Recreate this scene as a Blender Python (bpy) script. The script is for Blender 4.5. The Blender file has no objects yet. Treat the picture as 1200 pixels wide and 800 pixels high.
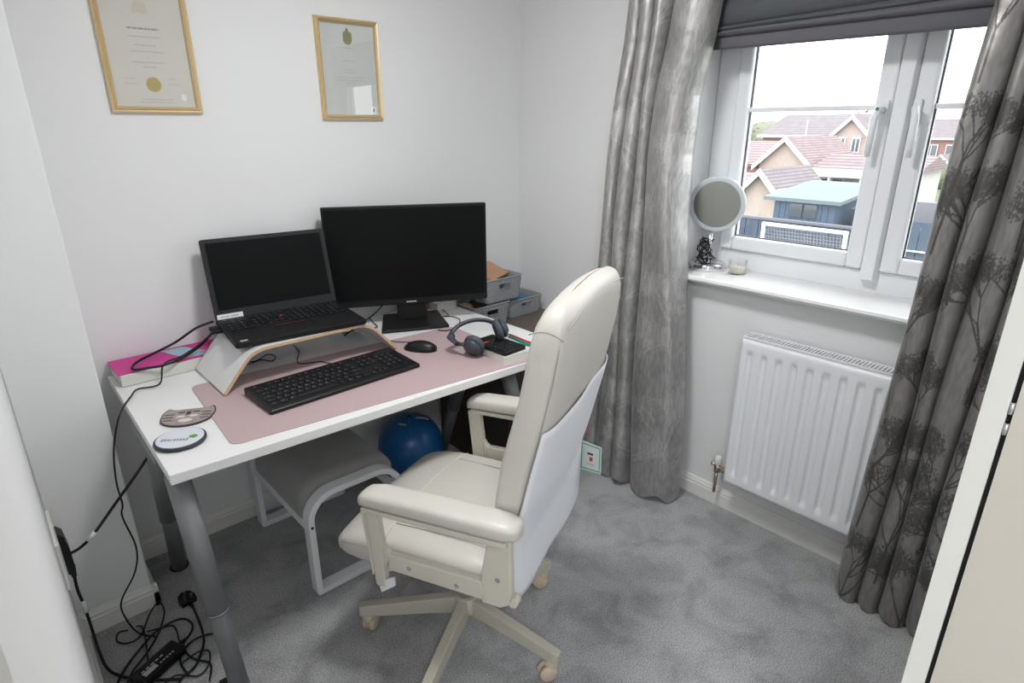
import bpy, bmesh, math, random
import numpy as np
from mathutils import Matrix, Vector
PI = math.pi
random.seed(7)
SC = bpy.context.scene
COL = SC.collection

# ---------------------------------------------------------------- camera, world, lights, exposure
f_px = 704.0
pitch, yaw, roll = math.radians(19.74), math.radians(42.0), math.radians(-0.1)
Fw = Vector((math.sin(yaw)*math.cos(pitch), math.cos(yaw)*math.cos(pitch), -math.sin(pitch)))
Rt = Vector((math.cos(yaw), -math.sin(yaw), 0.0))
Up = Rt.cross(Fw)
R2 = Rt*math.cos(roll) + Up*math.sin(roll)
U2 = -Rt*math.sin(roll) + Up*math.cos(roll)
cam_d = bpy.data.cameras.new('camera')
cam = bpy.data.objects.new('camera', cam_d)
COL.objects.link(cam)
cam.matrix_world = Matrix(((R2.x, U2.x, -Fw.x, 0.0), (R2.y, U2.y, -Fw.y, 0.0), (R2.z, U2.z, -Fw.z, 1.5), (0, 0, 0, 1)))
cam_d.sensor_fit = 'HORIZONTAL'; cam_d.sensor_width = 36.0
cam_d.lens = f_px*36.0/1200.0
cam_d.clip_start = 0.005; cam_d.clip_end = 400
SC.camera = cam

world = bpy.data.worlds.new('overcast_sky'); SC.world = world
world.use_nodes = True
bg = world.node_tree.nodes['Background']
bg.inputs[0].default_value = (0.93, 0.965, 1.0, 1)
bg.inputs[1].default_value = 5.0

def lamp(name, kind, loc, power, size=0.3, rot=(0, 0, 0), color=(1, 1, 1), size_y=None):
    d = bpy.data.lights.new(name, kind); d.energy = power; d.color = color
    if kind == 'AREA':
        d.shape = 'RECTANGLE' if size_y else 'DISK'; d.size = size
        if size_y: d.size_y = size_y
    elif kind == 'SUN': d.angle = size
    else: d.shadow_soft_size = size
    o = bpy.data.objects.new(name, d); COL.objects.link(o); o.location = loc; o.rotation_euler = rot
    return o
portal = lamp('window_portal', 'AREA', (2.36, 0.72, 1.42), 1.0, 1.25, (0, PI/2, 0), size_y=1.25)
portal.data.cycles.is_portal = True
portal.data.size = 1.0
lamp('ceiling_lamp_light', 'AREA', (0.95, 1.05, 2.33), 18.5, 0.34, (0, 0, 0), (0.975, 0.985, 1.0))  # added overhead fill to brighten the room, no such source in view
lamp('hall_lamp_light', 'AREA', (-0.55, -0.85, 2.30), 36.0, 0.5, (0, 0, 0), (0.94, 0.975, 1.0))  # added fill behind the camera, shining in through the doorway
lamp('hazy_sun', 'SUN', (6, -4, 9), 0.5, math.radians(14), (math.radians(52), 0, math.radians(-158)), (1.0, 0.96, 0.9))

SC.view_settings.view_transform = 'Standard'
SC.view_settings.look = 'None'
SC.view_settings.gamma = 1.0
SC.view_settings.use_curve_mapping = False
SC.view_settings.exposure = 0.0

# ---------------------------------------------------------------- materials
MATS = {}
def mat(name, col, rough=0.6, metal=0.0, var=0.0, vscale=20.0, bump=0.0, bscale=200.0, spec=0.5, coat=0.0, sheen=0.0, emit=0.0, detail=3.0):
    if name in MATS: return MATS[name]
    m = bpy.data.materials.new(name); m.use_nodes = True
    nt = m.node_tree; N = nt.nodes; L = nt.links
    b = N['Principled BSDF']
    c = (*col, 1.0)
    b.inputs['Base Color'].default_value = c
    b.inputs['Roughness'].default_value = rough
    b.inputs['Metallic'].default_value = metal
    b.inputs['Specular IOR Level'].default_value = spec
    b.inputs['Coat Weight'].default_value = coat
    b.inputs['Sheen Weight'].default_value = sheen
    if emit: b.inputs['Emission Color'].default_value = c; b.inputs['Emission Strength'].default_value = emit
    tc = N.new('ShaderNodeTexCoord')
    if var:
        n = N.new('ShaderNodeTexNoise'); n.inputs['Scale'].default_value = vscale; n.inputs['Detail'].default_value = detail
        L.new(tc.outputs['Object'], n.inputs['Vector'])
        mx = N.new('ShaderNodeMix'); mx.data_type = 'RGBA'
        mx.inputs['A'].default_value = (*[x*(1-var) for x in col], 1)
        mx.inputs['B'].default_value = (*[min(1, x*(1+var)) for x in col], 1)
        L.new(n.outputs['Fac'], mx.inputs['Factor'])
        L.new(mx.outputs['Result'], b.inputs['Base Color'])
    if bump:
        n2 = N.new('ShaderNodeTexNoise'); n2.inputs['Scale'].default_value = bscale; n2.inputs['Detail'].default_value = 4
        L.new(tc.outputs['Object'], n2.inputs['Vector'])
        bp = N.new('ShaderNodeBump'); bp.inputs['Strength'].default_value = bump; bp.inputs['Distance'].default_value = 0.002
        L.new(n2.outputs['Fac'], bp.inputs['Height']); L.new(bp.outputs['Normal'], b.inputs['Normal'])
    MATS[name] = m
    return m

def glass_mat(name, tint=(1, 1, 1), rough=0.0, base=0.04):
    m = bpy.data.materials.new(name); m.use_nodes = True
    nt = m.node_tree; N = nt.nodes; L = nt.links
    N.remove(N['Principled BSDF']); out = N['Material Output']
    t = N.new('ShaderNodeBsdfTransparent'); t.inputs[0].default_value = (*tint, 1)
    g = N.new('ShaderNodeBsdfGlossy'); g.inputs['Roughness'].default_value = rough
    lw = N.new('ShaderNodeLayerWeight'); lw.inputs['Blend'].default_value = 0.5
    pw = N.new('ShaderNodeMath'); pw.operation = 'POWER'; pw.inputs[1].default_value = 5.0
    fr = N.new('ShaderNodeMath'); fr.operation = 'MULTIPLY_ADD'; fr.inputs[1].default_value = 0.9; fr.inputs[2].default_value = base
    L.new(lw.outputs['Facing'], pw.inputs[0]); L.new(pw.outputs[0], fr.inputs[0])
    mx = N.new('ShaderNodeMixShader')
    L.new(fr.outputs[0], mx.inputs[0]); L.new(t.outputs[0], mx.inputs[1]); L.new(g.outputs[0], mx.inputs[2]); L.new(mx.outputs[0], out.inputs[0])
    MATS[name] = m
    return m

M = {}
M['wall'] = mat('wall_paint', (0.80, 0.80, 0.80), 0.85, bump=0.08, bscale=160, spec=0.25)
M['ceiling'] = mat('ceiling_paint', (0.86, 0.86, 0.85), 0.9)
M['trim'] = mat('trim_gloss', (0.80, 0.79, 0.76), 0.35)
M['upvc'] = mat('window_plastic', (0.90, 0.91, 0.93), 0.3)
M['gasket'] = mat('window_gasket', (0.08, 0.08, 0.09), 0.6)
M['sill'] = mat('sill_gloss', (0.86, 0.86, 0.85), 0.25)
M['glass'] = glass_mat('window_glass')
M['pic_glass'] = glass_mat('picture_glass')
M['rad'] = mat('radiator_enamel', (0.86, 0.87, 0.89), 0.3)
M['chrome'] = mat('chrome', (0.75, 0.75, 0.76), 0.12, 1.0)
M['brass'] = mat('nickel_brass', (0.50, 0.44, 0.34), 0.3, 1.0)
M['gold'] = mat('gold_frame', (0.74, 0.58, 0.34), 0.30, 0.7, var=0.05, vscale=60)
M['paper'] = mat('certificate_paper', (0.62, 0.60, 0.54), 0.7)
M['paper2'] = mat('certificate_paper_grey', (0.60, 0.62, 0.60), 0.7)
M['white_paper'] = mat('white_paper', (0.83, 0.83, 0.84), 0.7)
M['ink'] = mat('faded_ink', (0.30, 0.29, 0.29), 0.8)
M['pale_ink'] = mat('pale_ink', (0.46, 0.45, 0.44), 0.8)
M['seal'] = mat('gold_seal', (0.40, 0.31, 0.09), 0.45, 0.2)
M['crest'] = mat('olive_crest', (0.24, 0.23, 0.11), 0.6)
M['desk'] = mat('desk_white', (0.82, 0.82, 0.81), 0.38, coat=0.1)
M['leg_grey'] = mat('desk_leg_grey', (0.235, 0.24, 0.245), 0.42, 0.35)
M['leg_dark'] = mat('desk_foot_dark', (0.03, 0.03, 0.03), 0.6)
M['mat_pink'] = mat('desk_mat_pink', (0.49, 0.365, 0.37), 0.6, bump=0.15, bscale=500)
M['black'] = mat('black_plastic', (0.008, 0.008, 0.009), 0.38, spec=0.35)
M['black_soft'] = mat('black_matte', (0.009, 0.009, 0.010), 0.55, spec=0.25)
M['screen'] = mat('dark_screen', (0.0045, 0.005, 0.005), 0.35, spec=0.12)
M['bezel'] = mat('bezel_charcoal', (0.018, 0.019, 0.022), 0.5, spec=0.3)
M['key'] = mat('key_black', (0.009, 0.009, 0.011), 0.38, spec=0.35)
M['legend'] = mat('key_legend', (0.40, 0.42, 0.46), 0.6)
M['red'] = mat('red_plastic', (0.60, 0.05, 0.04), 0.4)
M['green'] = mat('green_plastic', (0.02, 0.30, 0.16), 0.4)
M['teal'] = mat('teal_plastic', (0.02, 0.33, 0.33), 0.4)
M['ply'] = mat('bent_plywood_edge', (0.62, 0.44, 0.27), 0.55, var=0.15, vscale=80)
M['stand_white'] = mat('stand_laminate', (0.74, 0.74, 0.73), 0.4)
M['silver'] = mat('silver_print', (0.50, 0.50, 0.51), 0.45, 0.2)
M['leather'] = mat('cream_leather', (0.60, 0.575, 0.52), 0.40, bump=0.25, bscale=350, var=0.03, vscale=8, coat=0.05)
M['leather_dk'] = mat('cream_leather_seam', (0.40, 0.37, 0.31), 0.6)
M['seam_light'] = mat('cream_piping', (0.70, 0.66, 0.58), 0.5)
M['cream'] = mat('cream_plastic', (0.61, 0.575, 0.49), 0.38)
M['cream_metal'] = mat('cream_metal', (0.50, 0.47, 0.39), 0.36)
M['caster'] = mat('caster_beige', (0.60, 0.50, 0.38), 0.45)
M['cover'] = mat('white_back_cover', (0.78, 0.79, 0.82), 0.7, bump=0.4, bscale=18)
M['stool_white'] = mat('stool_white', (0.88, 0.89, 0.91), 0.35)
M['stool_grey'] = mat('stool_suede', (0.31, 0.30, 0.295), 0.85, var=0.18, vscale=9, sheen=0.3, bump=0.2, bscale=300)
M['ball'] = mat('blue_ball', (0.010, 0.105, 0.30), 0.32, bump=0.15, bscale=70)
M['wood_dark'] = mat('dark_wood', (0.055, 0.046, 0.038), 0.5, var=0.35, vscale=14)
M['wood_top'] = mat('brown_wood_top', (0.135, 0.11, 0.09), 0.5, var=0.2, vscale=20)
M['basket'] = mat('basket_grey', (0.33, 0.34, 0.35), 0.4)
M['card'] = mat('cardboard', (0.46, 0.28, 0.17), 0.8, var=0.1, vscale=20)
M['orange'] = mat('terracotta_bits', (0.50, 0.23, 0.12), 0.7, var=0.4, vscale=40)
M['blue_bag'] = mat('blue_plastic_bag', (0.05, 0.24, 0.48), 0.4)
M['magenta'] = mat('magenta_card', (0.60, 0.03, 0.27), 0.45)
M['pale_blue'] = mat('pale_blue_print', (0.36, 0.52, 0.62), 0.5)
M['box_white'] = mat('box_white', (0.70, 0.70, 0.64), 0.6)
M['cat'] = mat('cat_brown', (0.34, 0.28, 0.25), 0.5, var=0.35, vscale=90)
M['cat_dark'] = mat('cat_dark', (0.05, 0.04, 0.04), 0.5)
M['cat_white'] = mat('cat_white', (0.68, 0.64, 0.61), 0.5)
M['pale_plastic'] = mat('coaster_face', (0.66, 0.69, 0.76), 0.35)
M['slate'] = mat('slate_rubber', (0.035, 0.037, 0.045), 0.5)
M['leaf'] = mat('leaf_green_print', (0.13, 0.42, 0.06), 0.5)
M['head'] = mat('headphone_grey', (0.045, 0.052, 0.065), 0.42)
M['head_pad'] = mat('headphone_cushion', (0.065, 0.073, 0.09), 0.65)
M['blind'] = mat('blind_charcoal', (0.085, 0.09, 0.10), 0.8, bump=0.2, bscale=250)
M['blind2'] = mat('blind_hem', (0.125, 0.12, 0.135), 0.8)
M['mirror'] = mat('mirror_glass', (0.46, 0.47, 0.44), 0.30, 1.0)
M['mirror_rim'] = mat('mirror_rim', (0.60, 0.65, 0.67), 0.3)
M['wax'] = mat('pale_wax', (0.80, 0.77, 0.62), 0.5)
M['door'] = mat('door_cream', (0.60, 0.56, 0.49), 0.4)
M['lining'] = mat('door_lining', (0.76, 0.75, 0.70), 0.4)
M['tag_white'] = mat('tag_white', (0.68, 0.70, 0.71), 0.6)
M['tag_green'] = mat('tag_green', (0.16, 0.50, 0.24), 0.6)
M['lampglass'] = mat('lamp_diffuser', (1, 0.97, 0.92), 0.5, emit=3.0)  # glow for the added ceiling discs
M['plate'] = mat('socket_plate', (0.78, 0.77, 0.72), 0.35)
# outdoors
def tile_mat(name, c1, c2, sx, sz, mortar=(0.3, 0.2, 0.2)):
    m = mat(name, c1, 0.8)
    N = m.node_tree.nodes; L = m.node_tree.links
    tc = N.new('ShaderNodeTexCoord'); mp = N.new('ShaderNodeMapping'); mp.inputs['Rotation'].default_value = (0, PI/2, PI/2)
    w = N.new('ShaderNodeTexWave'); w.wave_type = 'BANDS'; w.bands_direction = 'Z'; w.inputs['Scale'].default_value = sz; w.inputs['Distortion'].default_value = 0.3
    n = N.new('ShaderNodeTexNoise'); n.inputs['Scale'].default_value = sx
    mx = N.new('ShaderNodeMix'); mx.data_type = 'RGBA'; mx.inputs['A'].default_value = (*c1, 1); mx.inputs['B'].default_value = (*c2, 1)
    ma = N.new('ShaderNodeMath'); ma.operation = 'MULTIPLY'
    L.new(tc.outputs['Object'], w.inputs['Vector']); L.new(tc.outputs['Object'], n.inputs['Vector'])
    L.new(w.outputs['Fac'], ma.inputs[0]); L.new(n.outputs['Fac'], ma.inputs[1]); L.new(ma.outputs[0], mx.inputs['Factor'])
    L.new(mx.outputs['Result'], N['Principled BSDF'].inputs['Base Color'])
    return m
M['roof_red'] = tile_mat('roof_tiles_red', (0.10, 0.075, 0.078), (0.36, 0.26, 0.26), 3, 3.4)
M['roof_brown'] = tile_mat('roof_tiles_brown', (0.09, 0.078, 0.083), (0.27, 0.23, 0.24), 3, 3.2)
M['brick'] = mat('pink_brick', (0.27, 0.145, 0.13), 0.85, var=0.25, vscale=12)
M['brick_pale'] = mat('pale_brick', (0.42, 0.34, 0.30), 0.85, var=0.12, vscale=8)
M['render_white'] = mat('white_render', (0.40, 0.38, 0.37), 0.8)
M['fascia'] = mat('white_fascia', (0.55, 0.55, 0.56), 0.5)
M['pane_dark'] = mat('dark_pane', (0.10, 0.115, 0.13), 0.15)
M['shed_blue'] = mat('shed_blue', (0.085, 0.125, 0.18), 0.7, var=0.08, vscale=6)
M['shed_roof'] = mat('shed_roof_felt', (0.13, 0.16, 0.17), 0.8)
M['fence_blue'] = mat('fence_slate_blue', (0.055, 0.075, 0.11), 0.75, var=0.12, vscale=7)
M['fence_grey'] = mat('fence_grey', (0.14, 0.14, 0.155), 0.8)
M['goal'] = mat('goal_white', (0.80, 0.80, 0.80), 0.4)
M['net'] = mat('net_grey', (0.2, 0.21, 0.23), 0.8)
M['grass'] = mat('lawn', (0.09, 0.11, 0.055), 0.9, var=0.3, vscale=2)
M['hedge'] = mat('hedge_leaves', (0.095, 0.12, 0.05), 0.8, var=0.45, vscale=6)
M['tree_far'] = mat('far_tree', (0.16, 0.17, 0.12), 0.9, var=0.3, vscale=3)
M['gravel'] = mat('garden_paving', (0.36, 0.33, 0.31), 0.9, var=0.2, vscale=3)

# carpet with nap brushed light and dark
def carpet_mat():
    m = mat('grey_carpet', (0.3, 0.3, 0.3), 0.95, sheen=0.25, spec=0.1)
    N = m.node_tree.nodes; L = m.node_tree.links; b = N['Principled BSDF']
    tc = N.new('ShaderNodeTexCoord')
    n1 = N.new('ShaderNodeTexNoise'); n1.inputs['Scale'].default_value = 7.0; n1.inputs['Detail'].default_value = 5; n1.inputs['Roughness'].default_value = 0.6
    n1.inputs['Distortion'].default_value = 0.6
    n2 = N.new('ShaderNodeTexNoise'); n2.inputs['Scale'].default_value = 260; n2.inputs['Detail'].default_value = 3
    r1 = N.new('ShaderNodeValToRGB'); r1.color_ramp.elements[0].position = 0.32; r1.color_ramp.elements[0].color = (0.31, 0.31, 0.312, 1)
    r1.color_ramp.elements[1].position = 0.56; r1.color_ramp.elements[1].color = (0.47, 0.47, 0.475, 1)
    r2 = N.new('ShaderNodeValToRGB'); r2.color_ramp.elements[0].position = 0.33; r2.color_ramp.elements[0].color = (0.55, 0.55, 0.55, 1)
    r2.color_ramp.elements[1].position = 0.66; r2.color_ramp.elements[1].color = (1.35, 1.35, 1.35, 1)
    mx = N.new('ShaderNodeMix'); mx.data_type = 'RGBA'; mx.blend_type = 'MULTIPLY'; mx.inputs['Factor'].default_value = 1
    for n in (n1, n2): L.new(tc.outputs['Object'], n.inputs['Vector'])
    L.new(n1.outputs['Fac'], r1.inputs[0]); L.new(n2.outputs['Fac'], r2.inputs[0])
    L.new(r1.outputs[0], mx.inputs['A']); L.new(r2.outputs[0], mx.inputs['B']); L.new(mx.outputs['Result'], b.inputs['Base Color'])
    bp = N.new('ShaderNodeBump'); bp.inputs['Strength'].default_value = 0.9; bp.inputs['Distance'].default_value = 0.006
    L.new(n2.outputs['Fac'], bp.inputs['Height']); L.new(bp.outputs['Normal'], b.inputs['Normal'])
    return m
M['carpet'] = carpet_mat()

def curtain_mat():
    m = mat('crushed_velvet_trees', (0.3, 0.3, 0.3), 0.42, 0.6, sheen=0.2)
    N = m.node_tree.nodes; L = m.node_tree.links; b = N['Principled BSDF']
    at = N.new('ShaderNodeAttribute'); at.attribute_name = 'cloth_colour'; at.attribute_type = 'GEOMETRY'
    L.new(at.outputs['Color'], b.inputs['Base Color'])
    tc = N.new('ShaderNodeTexCoord'); mp = N.new('ShaderNodeMapping'); mp.inputs['Scale'].default_value = (1, 1, 0.6)
    n = N.new('ShaderNodeTexNoise'); n.inputs['Scale'].default_value = 60; n.inputs['Detail'].default_value = 5
    L.new(tc.outputs['Object'], mp.inputs[0]); L.new(mp.outputs[0], n.inputs['Vector'])
    rr = N.new('ShaderNodeMapRange'); rr.inputs['To Min'].default_value = 0.28; rr.inputs['To Max'].default_value = 0.62
    L.new(n.outputs['Fac'], rr.inputs[0]); L.new(rr.outputs[0], b.inputs['Roughness'])
    bp = N.new('ShaderNodeBump'); bp.inputs['Strength'].default_value = 0.3; bp.inputs['Distance'].default_value = 0.004
    L.new(n.outputs['Fac'], bp.inputs['Height']); L.new(bp.outputs['Normal'], b.inputs['Normal'])
    return m
M['curtain'] = curtain_mat()

# ---------------------------------------------------------------- mesh helpers
class MB:
    def __init__(s): s.v = []; s.f = []; s.sm = []
    def add(s, vs, fs, smooth=False):
        o = len(s.v); s.v += [tuple(x) for x in vs]; s.f += [tuple(i+o for i in q) for q in fs]; s.sm += [smooth]*len(fs); return s
    def box(s, a, b, X=None):
        x0, y0, z0 = [min(a[i], b[i]) for i in range(3)]; x1, y1, z1 = [max(a[i], b[i]) for i in range(3)]
        vs = [(x0,y0,z0),(x1,y0,z0),(x1,y1,z0),(x0,y1,z0),(x0,y0,z1),(x1,y0,z1),(x1,y1,z1),(x0,y1,z1)]
        if X: vs = [X @ Vector(v) for v in vs]
        return s.add(vs, [(0,3,2,1),(4,5,6,7),(0,1,5,4),(1,2,6,5),(2,3,7,6),(3,0,4,7)])
    def rings(s, rings, smooth=True, cap=True, closed=True):
        n = len(rings[0]); vs = [p for r in rings for p in r]; fs = []
        for i in range(len(rings)-1):
            for j in range(n if closed else n-1):
                a = i*n+j; b = i*n+(j+1) % n
                fs.append((a, b, b+n, a+n))
        o = len(s.v); s.add(vs, fs, smooth)
        if cap:
            s.f += [tuple(o+i for i in reversed(range(n))), tuple(o+(len(rings)-1)*n+i for i in range(n))]; s.sm += [False, False]
        return s
    def tube(s, pts, r, n=8, smooth=True, interp=0):
        P = [Vector(p) for p in pts]
        if interp: P = spline(P, interp)
        rr = r if isinstance(r, (list, tuple)) else [r]*len(P)
        if len(rr) != len(P): rr = [rr[0] + (rr[-1]-rr[0])*i/(len(P)-1) for i in range(len(P))]
        t0 = (P[1]-P[0]).normalized(); a = Vector((0, 0, 1)) if abs(t0.z) < 0.9 else Vector((1, 0, 0))
        nrm = t0.cross(a).normalized(); R = []
        for i, p in enumerate(P):
            t = (P[min(i+1, len(P)-1)]-P[max(i-1, 0)])
            t = t.normalized() if t.length > 1e-9 else t0
            nrm = (nrm - t*nrm.dot(t)); nrm = nrm.normalized() if nrm.length > 1e-6 else t.orthogonal().normalized()
            bn = t.cross(nrm)
            R.append([p + nrm*(math.cos(2*PI*k/n)*rr[i]) + bn*(math.sin(2*PI*k/n)*rr[i]) for k in range(n)])
        return s.rings(R, smooth)
    def lathe(s, prof, c=(0, 0, 0), n=24, X=None, smooth=True):
        R = []
        for r, z in prof:
            ring = [Vector((c[0]+r*math.cos(2*PI*k/n), c[1]+r*math.sin(2*PI*k/n), c[2]+z)) for k in range(n)]
            if X: ring = [X @ p for p in ring]
            R.append(ring)
        return s.rings(R, smooth)
    def prism(s, poly, h0, h1, axis='z', X=None, smooth=False):
        def P(p, h):
            v = Vector({'z': (p[0], p[1], h), 'y': (p[0], h, p[1]), 'x': (h, p[0], p[1])}[axis]); return X @ v if X else v
        n = len(poly); vs = [P(p, h0) for p in poly]+[P(p, h1) for p in poly]
        fs = [tuple(reversed(range(n))), tuple(range(n, 2*n))]+[(i, (i+1) % n, (i+1) % n+n, i+n) for i in range(n)]
        return s.add(vs, fs, smooth)
    def ball(s, c, r, n=16, m=10, sc=(1, 1, 1), X=None):
        R = []
        for i in range(m+1):
            a = -PI/2+PI*i/m; q = max(math.cos(a), 1e-3)
            ring = [Vector((c[0]+r*sc[0]*q*math.cos(2*PI*k/n), c[1]+r*sc[1]*q*math.sin(2*PI*k/n), c[2]+r*sc[2]*math.sin(a))) for k in range(n)]
            if X: ring = [X @ p for p in ring]
            R.append(ring)
        return s.rings(R, True)
    def build(s, name, m, parent=None, bevel=0, seg=2, world=False, kind=None, label=None, subsurf=0, autosmooth=None):
        vs = s.v
        if world and parent is not None:
            inv = chain(parent).inverted(); vs = [tuple(inv @ Vector(v)) for v in vs]
        me = bpy.data.meshes.new(name); me.from_pydata([tuple(v) for v in vs], [], s.f)
        me.polygons.foreach_set('use_smooth', s.sm)
        bm = bmesh.new(); bm.from_mesh(me); bmesh.ops.recalc_face_normals(bm, faces=bm.faces); bm.to_mesh(me); bm.free()
        me.update()
        if m is not None:
            me.materials.append(M[m] if isinstance(m, str) else m)
        o = bpy.data.objects.new(name, me); COL.objects.link(o)
        if parent is not None: o.parent = parent
        if bevel:
            b = o.modifiers.new('bevel', 'BEVEL'); b.width = bevel; b.segments = seg; b.limit_method = 'ANGLE'; b.angle_limit = math.radians(40)
            b.harden_normals = False
        if subsurf:
            q = o.modifiers.new('sub', 'SUBSURF'); q.levels = subsurf; q.render_levels = subsurf
        if kind: o['kind'] = kind
        if label: o['label'] = label
        return o

def chain(o):
    m = o.matrix_basis.copy()
    while o.parent is not None:
        o = o.parent; m = o.matrix_basis @ m
    return m

def spline(P, k):
    P = [Vector(p) for p in P]; out = []
    for i in range(len(P)-1):
        p0, p1, p2, p3 = P[max(i-1, 0)], P[i], P[i+1], P[min(i+2, len(P)-1)]
        for j in range(k):
            t = j/k
            out.append(0.5*((2*p1)+(p2-p0)*t+(2*p0-5*p1+4*p2-p3)*t*t+(-p0+3*p1-3*p2+p3)*t**3))
    out.append(P[-1]); return out

def sup(cx, cy, a, b, e=4.0, n=24):
    """superellipse outline"""
    out = []
    for k in range(n):
        t = 2*PI*k/n; c, s_ = math.cos(t), math.sin(t)
        out.append((cx+a*math.copysign(abs(c)**(2/e), c), cy+b*math.copysign(abs(s_)**(2/e), s_)))
    return out

def rrect(x0, y0, x1, y1, r, n=5):
    out = []
    for cx, cy, a0 in ((x1-r, y0+r, -PI/2), (x1-r, y1-r, 0), (x0+r, y1-r, PI/2), (x0+r, y0+r, PI)):
        for k in range(n+1):
            a = a0+PI/2*k/n; out.append((cx+r*math.cos(a), cy+r*math.sin(a)))
    return out

def thing(name, label, cat, loc=(0, 0, 0), rz=0.0, group=None, kind=None):
    o = bpy.data.objects.new(name, None); COL.objects.link(o); o.empty_display_size = 0.05
    o.location = loc; o.rotation_euler = (0, 0, rz)
    o.matrix_basis = Matrix.Translation(loc) @ Matrix.Rotation(rz, 4, 'Z')
    if kind: o['kind'] = kind
    if label: o['label'] = label
    if cat: o['category'] = cat
    if group: o['group'] = group
    return o
def tag(o, label, cat, group=None):
    o['label'] = label; o['category'] = cat
    if group: o['group'] = group
    return o
def struct(o, label=None):
    o['kind'] = 'structure'
    if label: o['label'] = label
    return o
def dup(root, loc, rz, label=None, group=None):
    r = root.copy(); COL.objects.link(r); r.location = loc; r.rotation_euler = (0, 0, rz)
    if label: r['label'] = label
    if group: r['group'] = group
    for ch in list(root.children):
        c = ch.copy(); COL.objects.link(c); c.parent = r
        for g in list(ch.children):
            d = g.copy(); COL.objects.link(d); d.parent = c
    return r
def B(name, a, b, m, parent=None, bevel=0, world=False, **k):
    return MB().box(a, b).build(name, m, parent, bevel, world=world, **k)

# ---------------------------------------------------------------- room shell
XW, YW = 2.088, 2.26          # window wall, back wall
ZC = 2.40
fl = MB().box((-0.3, 0.0, -0.06), (2.36, 2.5, 0.0)).build('floor', 'carpet'); struct(fl, 'grey cut pile carpet with brushed darker patches')
struct(B('ceiling', (-0.1, 0.0, ZC), (2.38, 2.4, ZC+0.08), 'ceiling'))
struct(B('wall_back', (-0.1, YW, 0), (XW+0.3, YW+0.1, ZC), 'wall'))
wl = MB().box((-0.122, 0.10, 0), (-0.022, YW, ZC)); struct(wl.build('wall_left', 'wall'))
struct(B('wall_pier', (-0.022, 1.985, 0), (0.181, YW, ZC), 'wall', bevel=0.004), 'boxed-out white wall corner left of the desk')
# window wall with opening  y 0.13..1.33  z 0.935..2.02
w = MB()
w.box((XW, 1.33, 0), (XW+0.27, YW, ZC)); w.box((XW, 0.0, 0), (XW+0.27, 0.13, ZC))
w.box((XW, 0.13, 0), (XW+0.27, 1.33, 0.932)); w.box((XW, 0.13, 2.02), (XW+0.27, 1.33, ZC))
struct(w.build('wall_right', 'wall'))
w = MB(); w.box((0.83, 0.0, 0), (XW, 0.098, ZC)); w.box((-0.022, 0.0, 2.06), (0.83, 0.098, ZC))
struct(w.build('wall_near', 'wall'))
# hall behind the doorway
w = MB(); w.box((-1.3, -1.7, -0.06), (2.0, 0.0, 0.0)); struct(w.build('floor', 'carpet'))
w = MB()
w.box((-1.4, -1.7, 0), (-1.3, 0.1, ZC)); w.box((-1.3, -1.8, 0), (2.0, -1.7, ZC)); w.box((2.0, -1.7, 0), (2.1, 0.0, ZC)); w.box((-1.3, 0.0, 0), (-0.122, 0.1, ZC))
struct(w.build('wall_hall', 'wall'))
struct(B('ceiling', (-1.4, -1.8, ZC), (2.1, 0.0, ZC+0.08), 'ceiling'))
# glowing ceiling discs added out of view to go with the fill lights
for c in ((0.95, 1.05), (-0.55, -0.85)):
    t = thing('ceiling_light', 'round white flush ceiling light ' + ('inside the room above the desk chair' if c[1] > 0 else 'in the hallway behind the doorway'), 'lamp', (c[0], c[1], ZC-0.06))
    MB().lathe([(0.20, 0.06), (0.20, 0.045), (0.185, 0.03)], n=32).build('lamp_base', 'trim', t)
    MB().lathe([(0.185, 0.045), (0.18, 0.02), (0.12, 0.004), (0.01, 0.0)], n=32).build('lamp_diffuser', 'lampglass', t)

# skirting
SK = [(0, 0), (0.016, 0), (0.016, 0.052), (0.013, 0.056), (0.013, 0.064), (0.009, 0.070), (0.006, 0.078), (0, 0.080)]
def skirt(name, p0, p1, nrm):
    """profile swept from p0 to p1; nrm points into the room"""
    mb = MB(); R = []
    for p in (p0, p1):
        R.append([Vector((p[0]+nrm[0]*a, p[1]+nrm[1]*a, z)) for a, z in SK])
    mb.rings(R, smooth=False); return struct(mb.build(name, 'trim'))
skirt('baseboard_back', (0.181, YW), (XW, YW), (0, -1))
skirt('baseboard_left', (-0.022, 0.12), (-0.022, 1.985), (1, 0))
skirt('baseboard_pier', (-0.022, 1.985), (0.197, 1.985), (0, -1))
skirt('baseboard_pier', (0.181, 1.969), (0.181, YW), (1, 0))
skirt('baseboard_right', (XW, 0.10), (XW, YW), (-1, 0))
skirt('baseboard_near', (0.86, 0.098), (XW, 0.098), (0, 1))

# doorway: linings, black strip as gap shade, open leaf
d = thing('door_1', None, None, (0.80, 0.0, 0), kind='structure')
MB().box((0.80, 0.0777, 0), (0.83, 0.1010, 2.04)).build('door_lining', 'lining', d, world=True)
MB().box((0.806, 0.0725, 0), (0.83, 0.0777, 2.04)).build('door_seal', 'black_soft', d, world=True, label='black rubber strip in the gap')  # black colour put in as the dark of the open gap
MB().box((0.802, -0.70, 0.006), (0.838, 0.0725, 2.03)).build('door_leaf', 'door', d, world=True, label='cream door face')
hg = MB()
for z in (1.185, 1.21):
    hg.tube([(0.8015, 0.0752, z-0.008), (0.8015, 0.0752, z+0.006)], 0.0022, 8)
hg.build('hinge', 'chrome', d, world=True, label='small bright metal hinge')
struct(MB().box((-0.06, 0.0, 0), (-0.0118, 0.118, 2.06)).build('trim_1', 'trim', bevel=0.003), 'white door frame edge beside the left wall')

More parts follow.
